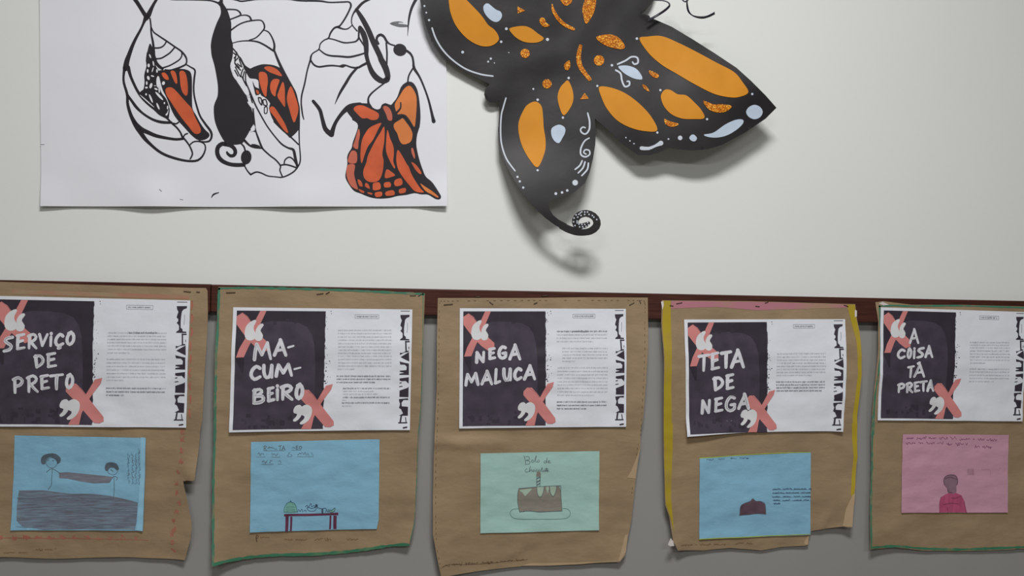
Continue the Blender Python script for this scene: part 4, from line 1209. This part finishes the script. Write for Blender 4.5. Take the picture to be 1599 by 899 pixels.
on_kraft(3, 'folded_edge', Geo().poly(Z8([(962, 660), (956, 720), (940, 724), (934, 708)]), False, 4), M_kraft_back, 0.0005)
for q in (Z7([(80, 78), (94, 74), (96, 100), (88, 126)]), Z7([(1212, 125), (1224, 130), (1224, 165), (1212, 168)]), Z8([(112, 702), (135, 670), (150, 690), (155, 716), (125, 714)])):
    on_kraft(3, 'tape', Geo().poly(q, False, 4), M_tape, 0.0004)
# poster 5: green crayon frame
g = border_stroke(Geo(), Z9([(200, 108), (300, 105), (400, 108), (700, 106), (1091, 118)]), 2.4, rnd)
border_stroke(g, Z9([(204, 110), (208, 250), (204, 400), (190, 520), (172, 700), (172, 890)]), 2.6, rnd)
border_stroke(g, Z10([(152, 0), (152, 200), (152, 340), (146, 550), (142, 735)]), 3.0, rnd)
on_kraft(4, 'crayon_border', g, M_green, label='green crayon border')
on_kraft(4, 'crayon_border', border_stroke(Geo(), Z10([(142, 738), (290, 735), (450, 750), (650, 757), (850, 750), (1050, 742), (1200, 745)]), 3.4, rnd), M_green_dk)
on_kraft(4, 'tape', Geo().poly(Z9([(200, 92), (222, 82), (260, 100), (225, 104)]), False, 4), M_tape, 0.0004)


# staples: a bent wire crown standing off the sheet
def staple(i, px, py, ln=9.0, ang=0.0, m=None):
    t, S_k = posters[i]
    p = on_wall(px, py, RAIL_T)
    half = ln * 0.00056
    bm = bmesh.new()
    for (a, b_, c, d) in ((-half, half, 0.0007, 0.0013), (-half, -half + 0.0006, 0.0, 0.0013), (half - 0.0006, half, 0.0, 0.0013)):
        r = bmesh.ops.create_cube(bm, size=1.0)['verts']
        for v in r:
            v.co = Vector(((a + b_) / 2 + v.co.x * (b_ - a), -(c + d) / 2 + v.co.y * (d - c), v.co.z * 0.0009))
    me = bpy.data.meshes.new('staple')
    bm.to_mesh(me)
    bm.free()
    me.materials.append(m or M_steel)
    o = obj('staple', me, t)
    o.location = (p.x - S_k.origin.x, -(max(RAIL_T, S_k.dist(px, py) if inside(px, py, OUT[i]) else RAIL_T)) - 0.0002, p.z - S_k.origin.z)
    o.rotation_euler = (0, ang, 0)


M_rust = mat('dark_staple', (60, 46, 36), 0.5, 0.4, 0.2, 200)
for a in ((0, 293, 455, 10, 0.1, M_rust), (0, 310, 455.5, 5, 0.1, M_rust), (1, 361, 456.5, 13, -0.05, M_rust), (1, 500, 458.5, 10, -0.15, M_rust), (1, 512, 457, 6, -0.5, M_rust), (1, 645, 461, 9, -0.05),
          (1, 657, 459.5, 9, -0.6), (2, 700, 475, 14, -0.1, M_rust), (2, 746, 463, 9, 0.03), (2, 767, 473, 7, 0.6), (2, 836, 473, 6, -0.4, M_rust), (2, 851, 461.5, 10, -0.12), (2, 986, 474, 9, -0.5),
          (2, 999, 471, 6, 1.2, M_rust), (3, 1060, 473, 10, -0.2, M_rust), (3, 1048, 477, 6, 0.1, M_rust), (3, 1182, 478, 7, 0.1, M_rust), (3, 1196, 472, 6, -0.3, M_rust), (3, 1320, 477, 8, 0.3, M_rust)):
    staple(*a)

# ---------------------------------------------------------------- the pupils' drawings
DQ = [Z2([(80, 108), (822, 122), (802, 648), (55, 645)]),
      Z4([(270, 113), (1025, 97), (1010, 626), (262, 647)]),
      Z6([(340, 178), (1038, 165), (1037, 632), (340, 652)]),
      Z8([(312, 208), (965, 172), (968, 662), (313, 690)]),
      Z10([(325, 100), (925, 105), (925, 545), (320, 545)])]
DM = [M_blue, M_blue, M_mint, M_blue, M_pink]
DL = ['blue paper drawing of two stick figures holding a banner', 'blue paper drawing of a table set with food', 'mint paper drawing of a chocolate cake with a candle',
      'blue paper drawing of a small brown domed sweet', 'pink paper drawing of a person in a magenta top']
draw = []
for i in range(5):
    t, S_k = posters[i]
    iq = quad_inv(DQ[i])

    def dd(x, y, kd=S_k.dist, iq=iq, i=i):
        u, v = iq(x, y)
        r = kd(x, y) + SHEET + 0.0005 * (1 + nz(x, y * 1.5, 0.04, 50.0 + i)) + 0.0007 * sm((v - 0.85) / 0.15)
        if i == 0:
            r += 0.0012 * sm((u - 0.94) / 0.06)
        return r
    S_d = Surf(0.013, dd, S_k.origin)
    q = DQ[i]
    pts = list(q)
    if i == 1:
        pts = [q[0], q[1], Z4([(1020, 572)])[0], Z4([(1008, 626)])[0], q[3]]
    s = build('drawing_sheet', Geo().poly(pts, False, 6), DM[i], t, S_d, 0, 0.0002, DL[i])
    draw.append((s, S_d))


def pen(i, name, g, m, k=1, label=None):
    s, S_d = draw[i]
    build(name, g, m, s, S_d, LAY * k, 0, label)


rnd = random.Random(9)
# 1: two stick figures, a banner and a scribbled ground
y1 = T(10, 670, 5.287)
pen(0, 'folded_margin', Geo().poly(y1([(1108, 66), (1146, 70), (1116, 846), (1068, 840), (1085, 600), (1100, 300)]), False, 5), M_blue_lt, 1)
g = Geo().poly(y1([(95, 512), (300, 512), (500, 535), (700, 540), (900, 568), (1078, 612), (1066, 770), (1055, 835), (800, 832), (300, 835), (120, 805), (75, 760), (75, 640)]), False, 6)
pen(0, 'scribbled_ground', g, M_scribble, 1, 'grey brown pencil scribble of the ground')
g = Geo()
for _ in range(60):
    x, y = rnd.uniform(62, 950), rnd.uniform(520, 820)
    y = max(y, 515 + 0.09 * x)
    ln = min(rnd.uniform(60, 260), 1060 - x)
    g.stroke(y1([(x, y, 2), (x + ln * .5, y + rnd.uniform(-5, 9), rnd.uniform(2, 4)), (x + ln, y + rnd.uniform(-4, 12), 2)]))
g.stroke(y1([(95, 512, 5), (300, 514, 7), (500, 537, 6), (700, 540, 6), (900, 568, 6), (1078, 612, 4)]))
pen(0, 'pencil_strokes', g, M_banner, 2)
pen(0, 'banner', Geo().poly(y1([(425, 362), (500, 358), (640, 372), (800, 388), (870, 398), (845, 445), (720, 450), (600, 432), (500, 412), (428, 408)]), False, 5), M_banner, 1, 'grey scribbled banner')
for pts in ([(275, 262), (290, 225), (340, 203), (400, 205), (440, 240), (436, 275), (412, 290), (400, 250), (350, 232), (318, 262), (312, 290), (285, 292)],
            [(805, 320), (818, 285), (860, 275), (905, 288), (922, 330), (905, 345), (880, 322), (845, 325), (830, 348), (812, 345)]):
    pen(0, 'hair', Geo().poly(y1(pts), True, 5), M_hair, 1)
g = Geo()
for cx_, cy_, rx, ry in ((365, 280, 46, 42), (870, 338, 44, 42)):
    g.stroke([p for p in y1([(cx_ + rx * math.cos(a * .45), cy_ + ry * math.sin(a * .45), 3.0) for a in range(0, 15)])])
for pts in ([(370, 328), (366, 420), (362, 465), (335, 502)], [(320, 360), (368, 330), (440, 372)], [(880, 390), (884, 460), (880, 560)], [(845, 440), (878, 395), (910, 405), (898, 425)],
            [(330, 262), (345, 256)], [(372, 262), (384, 260)], [(852, 335), (872, 350)]):
    g.stroke([p + (0.8,) for p in y1(pts)])
pen(0, 'stick_figures', g, M_pencil, 2)
g = Geo()
for x in (1000, 1035, 1062, 1090):
    y = 200 if x < 1080 else 160
    while y < 455:
        p = y1([(x + rnd.uniform(-8, 8), y), (x + rnd.uniform(-6, 14), y + rnd.uniform(4, 14)), (x + rnd.uniform(-10, 10), y + rnd.uniform(8, 20))])
        g.stroke([k + (0.55,) for k in p])
        y += 15
pen(0, 'handwriting', g, M_pencil_lt, 2)
# 2: a table of food
y2 = T(430, 770, 12.3)
g = Geo().stroke(y2([(160, 432, 48), (400, 425, 46), (700, 422, 48), (1000, 412, 46), (1205, 405, 56)]), caps=False)
g.stroke(y2([(218, 450, 64), (215, 600, 62), (208, 745, 58)]), caps=False).stroke(y2([(1142, 440, 66), (1138, 600, 64), (1138, 705, 62)]), caps=False)
g.stroke(y2([(300, 460, 42), (296, 600, 40), (288, 740, 38)]), caps=False).stroke(y2([(1055, 440, 36), (1050, 600, 36), (1042, 708, 36)]), caps=False)
pen(1, 'drawn_table', g, M_maroon, 1, 'maroon marker table')
pen(1, 'drawn_dome', Geo().poly(y2([(160, 360), (170, 280), (215, 205), (285, 180), (355, 205), (400, 290), (408, 365), (360, 385), (220, 385)]), True, 5), M_greenfruit, 1, 'pale green food dome')
g = Geo().stroke(y2([(158, 368, 9), (168, 285, 9), (215, 205, 9), (285, 180, 9), (355, 205, 9), (402, 290, 9), (410, 368, 9)]))
g.stroke(y2([(270, 180, 8), (288, 148, 12), (302, 180, 8)]))
for pts in ([(160, 368), (280, 375), (408, 366)], [(200, 282), (290, 272), (375, 282)], [(190, 318), (280, 312), (370, 322)], [(200, 350), (290, 345), (380, 352)]):
    g.stroke([p + (0.6,) for p in y2(pts)])
pen(1, 'pencil_lines', g, M_greenline, 2)
g = Geo()
for pts in ([(570, 270), (610, 235), (620, 290), (680, 205), (690, 270), (740, 240), (760, 290), (800, 230), (800, 280)], [(600, 290), (640, 345), (740, 350), (790, 290)],
            [(420, 370), (440, 320), (470, 360), (500, 310), (520, 365)], [(540, 350), (570, 330), (590, 365)], [(800, 280), (880, 300), (960, 290), (990, 340)], [(960, 370), (980, 330), (1010, 370)],
            [(1010, 320), (1080, 330), (1140, 285), (1135, 340), (1080, 372), (1015, 350)], [(620, 270), (700, 300), (770, 265)]):
    g.stroke([p + (0.75,) for p in y2(pts)])
p = y2([(785, 245)])[0]
g.ell(p[0], p[1], 2.2, 2.4, 0, 10)
g.stroke(y2([(900, 310, 30), (900, 385, 34)]))
pen(1, 'drawn_food', g, M_navy, 2)
pen(1, 'drawn_fruit', Geo().poly(y2([(1015, 335), (1080, 340), (1138, 300), (1130, 345), (1080, 368), (1020, 355)]), True, 4), M_greenfruit, 1)
# heading: pencil capitals, only partly readable, each word underlined
y2b = T(385, 680, 9.9875)
g = Geo()
for word, boxes in (('R', [(265, 160, 310, 230)]), ('TA', [(500, 155, 545, 225), (545, 160, 600, 228)]), ('EO', [(765, 160, 805, 212), (815, 165, 860, 210)])):
    for ch, (x0, y0, x1, yb) in zip(word, boxes):
        for pl in GLYPH[ch]:
            g.stroke(y2b([(x0 + a * (x1 - x0), y0 + b_ * (yb - y0), 9) for a, b_ in pl]))
for x0, x1, y, h in ((330, 480, 195, 50), (705, 755, 188, 30), (170, 280, 290, 60), (390, 530, 295, 50), (635, 710, 300, 60), (795, 1045, 292, 60), (240, 405, 405, 50), (485, 545, 405, 50)):
    a, c = y2b([(x0, y), (x1, y)])
    scrawl(g, a[0], c[0], a[1], h / 10, rnd, 0.7)
for x0, x1, y in ((265, 585, 236), (700, 850, 225), (150, 290, 332), (390, 520, 335), (635, 705, 328), (790, 1040, 328), (235, 410, 448), (485, 548, 445)):
    g.stroke([p + (0.55,) for p in y2b([(x0, y), ((x0 + x1) / 2, y + 3), (x1, y)])])
pen(1, 'handwriting', g, M_pencil, 1)
# 3: chocolate cake
y3 = T(780, 700, 7.493)
pen(2, 'drawn_cake', Geo().poly(y3([(225, 470), (450, 450), (700, 435), (718, 500), (722, 600), (738, 735), (600, 740), (450, 742), (235, 740), (215, 620), (212, 540)]), False, 5), M_cake, 1, 'brown pencil cake')
for pts in ([(440, 460), (470, 452), (520, 452), (512, 510), (488, 562), (462, 562), (442, 520)], [(545, 455), (580, 450), (570, 515), (560, 515)], [(590, 448), (665, 445), (660, 500), (635, 558), (612, 545), (592, 500)],
            [(232, 490), (300, 478), (380, 472), (360, 500), (320, 540), (300, 560), (270, 520)]):
    pen(2, 'drawn_icing', Geo().poly(y3(pts), True, 4), M_cream, 2)
g = Geo().stroke(y3([(435, 330, 6), (437, 440, 6)])).stroke(y3([(478, 330, 6), (474, 440, 6)])).stroke(y3([(440, 350, 9), (474, 335, 9)])).stroke(y3([(438, 395, 10), (474, 372, 10)])).stroke(y3([(438, 432, 10), (474, 408, 10)]))
for pts in ([(225, 470), (330, 462), (450, 450), (580, 442), (715, 435)], [(228, 470), (214, 540), (216, 640), (235, 740)], [(718, 440), (722, 560), (736, 735)], [(235, 745), (350, 735), (460, 745), (560, 742), (735, 735)],
            [(440, 470), (442, 520), (464, 564), (490, 562), (514, 510), (522, 455)], [(590, 455), (594, 505), (612, 548), (636, 560), (662, 500), (668, 448)]):
    g.stroke([p + (0.7,) for p in y3(pts)])
pen(2, 'pencil_lines', g, M_pencil, 3)
g = Geo()
for pts in ([(225, 708), (160, 716), (128, 750), (135, 790), (190, 825), (350, 832), (600, 832), (760, 826), (820, 795), (828, 745), (795, 712), (745, 706)],):
    g.stroke([p + (0.55,) for p in y3(pts)])
pen(2, 'drawn_plate', g, M_pencil, 2)
pen(2, 'drawn_candle', Geo().poly(y3([(432, 325), (436, 285), (460, 268), (480, 285), (482, 325)]), True, 4), M_cake, 2)
g = Geo()
for pts in ([(282, 80), (300, 130), (305, 185)], [(300, 95), (340, 95), (348, 125), (312, 138), (350, 148), (352, 178), (305, 188)], [(372, 150), (385, 130), (398, 150), (384, 165), (372, 150)],
            [(405, 160), (425, 95), (432, 85), (420, 150), (440, 160)], [(442, 150), (455, 132), (468, 148), (455, 162), (442, 150)], [(545, 150), (525, 145), (520, 165), (545, 165), (555, 105), (552, 165)],
            [(565, 158), (590, 145), (575, 138), (568, 165), (600, 165)], [(320, 235), (300, 255), (305, 275), (335, 275)], [(345, 275), (362, 205), (350, 270), (372, 245), (378, 275)],
            [(388, 262), (400, 248), (410, 262), (398, 275), (388, 262)], [(440, 250), (422, 258), (428, 275), (445, 272)], [(450, 262), (462, 248), (474, 262), (462, 272), (450, 262)],
            [(482, 270), (500, 220), (495, 265), (510, 268)], [(530, 255), (515, 255), (515, 272), (532, 268), (535, 252), (540, 270)], [(540, 270), (552, 225), (550, 268)], [(530, 238), (565, 235)], [(555, 262), (572, 255), (562, 248), (558, 270), (578, 268)]):
    g.stroke([p + (0.75,) for p in y3(pts)])
pen(2, 'handwriting', g, M_pencil, 1, 'pencil heading Bolo de Chocolate')
# 4: a domed sweet
y4 = T(1090, 700, 5.994)
pen(3, 'drawn_sweet', Geo().poly(y4([(395, 630), (400, 550), (430, 520), (490, 495), (516, 472), (545, 495), (590, 497), (632, 525), (642, 618), (560, 612), (480, 622)]), False, 5), M_choc, 1, 'dark brown domed sweet')
g = Geo().stroke(y4([(392, 632, 4), (480, 624, 4), (560, 614, 4), (645, 620, 4)])).stroke(y4([(398, 625, 5), (402, 550, 5), (430, 520, 5), (490, 495, 5), (516, 472, 5), (545, 495, 5), (590, 497, 5), (632, 525, 5), (643, 618, 5)]))
pen(3, 'pencil_lines', g, M_pencil, 2)
g = Geo()
for x0, x1, y in ((702, 1068, 382), (702, 1060, 418), (700, 1062, 454), (710, 1070, 488), (712, 775, 518)):
    a, c = y4([(x0, y), (x1, y)])
    scrawl(g, a[0], c[0], a[1], 2.2, rnd, 0.75)
    g.stroke([(a[0], a[1] + 1.0, .4), (c[0], c[1] + 0.8, .4)])
for x0, x1, y in ((80, 150, 106), (190, 275, 102), (310, 480, 95)):
    a, c = y4([(x0, y), (x1, y)])
    scrawl(g, a[0], c[0], a[1], 2.4, rnd, 0.6)
pen(3, 'handwriting', g, M_navy, 1)
pen(3, 'lime_border', Geo().stroke(y4([(18, 92, 8), (300, 72, 7), (700, 45, 7), (1055, 36, 6)])), M_lime, 1, 'lime marker line along the head')
pen(3, 'lime_border', Geo().stroke(y4([(20, 855, 8), (400, 838, 8), (800, 820, 7), (1060, 808, 6)])), M_lime, 1, 'lime marker line along the foot')
# 5: a person in a magenta top
y5 = T(1400, 670, 6.421)
pen(4, 'drawn_top', Geo().poly(y5([(440, 838), (442, 740), (455, 690), (520, 648), (600, 640), (660, 665), (695, 730), (715, 838)]), False, 5), M_redpencil, 1, 'magenta pencil top')
pen(4, 'drawn_head', Geo().poly(y5([(488, 520), (505, 475), (555, 458), (605, 470), (625, 520), (612, 575), (605, 645), (530, 645), (520, 600), (495, 570)]), True, 5), M_skin, 1, 'grey pencil head')
g = Geo()
for pts in ([(490, 560), (486, 515), (505, 475), (555, 460), (605, 472), (624, 520), (618, 560)], [(500, 500), (550, 485), (612, 505)], [(525, 605), (540, 635), (570, 640)]):
    g.stroke([p + (1.3,) for p in y5(pts)])
pen(4, 'pencil_lines', g, mat('mauve_pencil', (112, 82, 100), 0.8, 0.2, 0.2, 90), 2)
g = Geo()
for pts in ([(442, 838), (444, 740), (462, 685)], [(560, 690), (600, 695), (650, 672)], [(690, 730), (700, 780), (712, 838)], [(525, 790), (528, 838)], [(480, 760), (560, 745), (640, 755)]):
    g.stroke([p + (0.9,) for p in y5(pts)])
pen(4, 'pencil_lines', g, M_reddark, 3)
g = Geo()
for x0, x1, y, h in ((105, 180, 92, 22), (210, 410, 92, 24), (435, 610, 95, 30), (640, 790, 105, 26), (822, 885, 100, 34), (912, 1015, 112, 28), (100, 280, 142, 22), (308, 480, 142, 28), (510, 720, 152, 28), (795, 975, 180, 26)):
    a, c = y5([(x0, y), (x1, y)])
    scrawl(g, a[0], c[0], a[1], h / 6.4, rnd, 0.75)
pen(4, 'handwriting', g, M_purpletext, 1)
g = Geo().poly(y5([(722, 400), (785, 400), (795, 465), (725, 462)]), False, 4)
g.stroke([p + (0.5,) for p in y5([(865, 412), (950, 412), (955, 470)])])
pen(4, 'faint_mark', g, mat('faint_mauve_pencil', (178, 134, 152), 0.8, 0.2, 0.1, 90), 1)
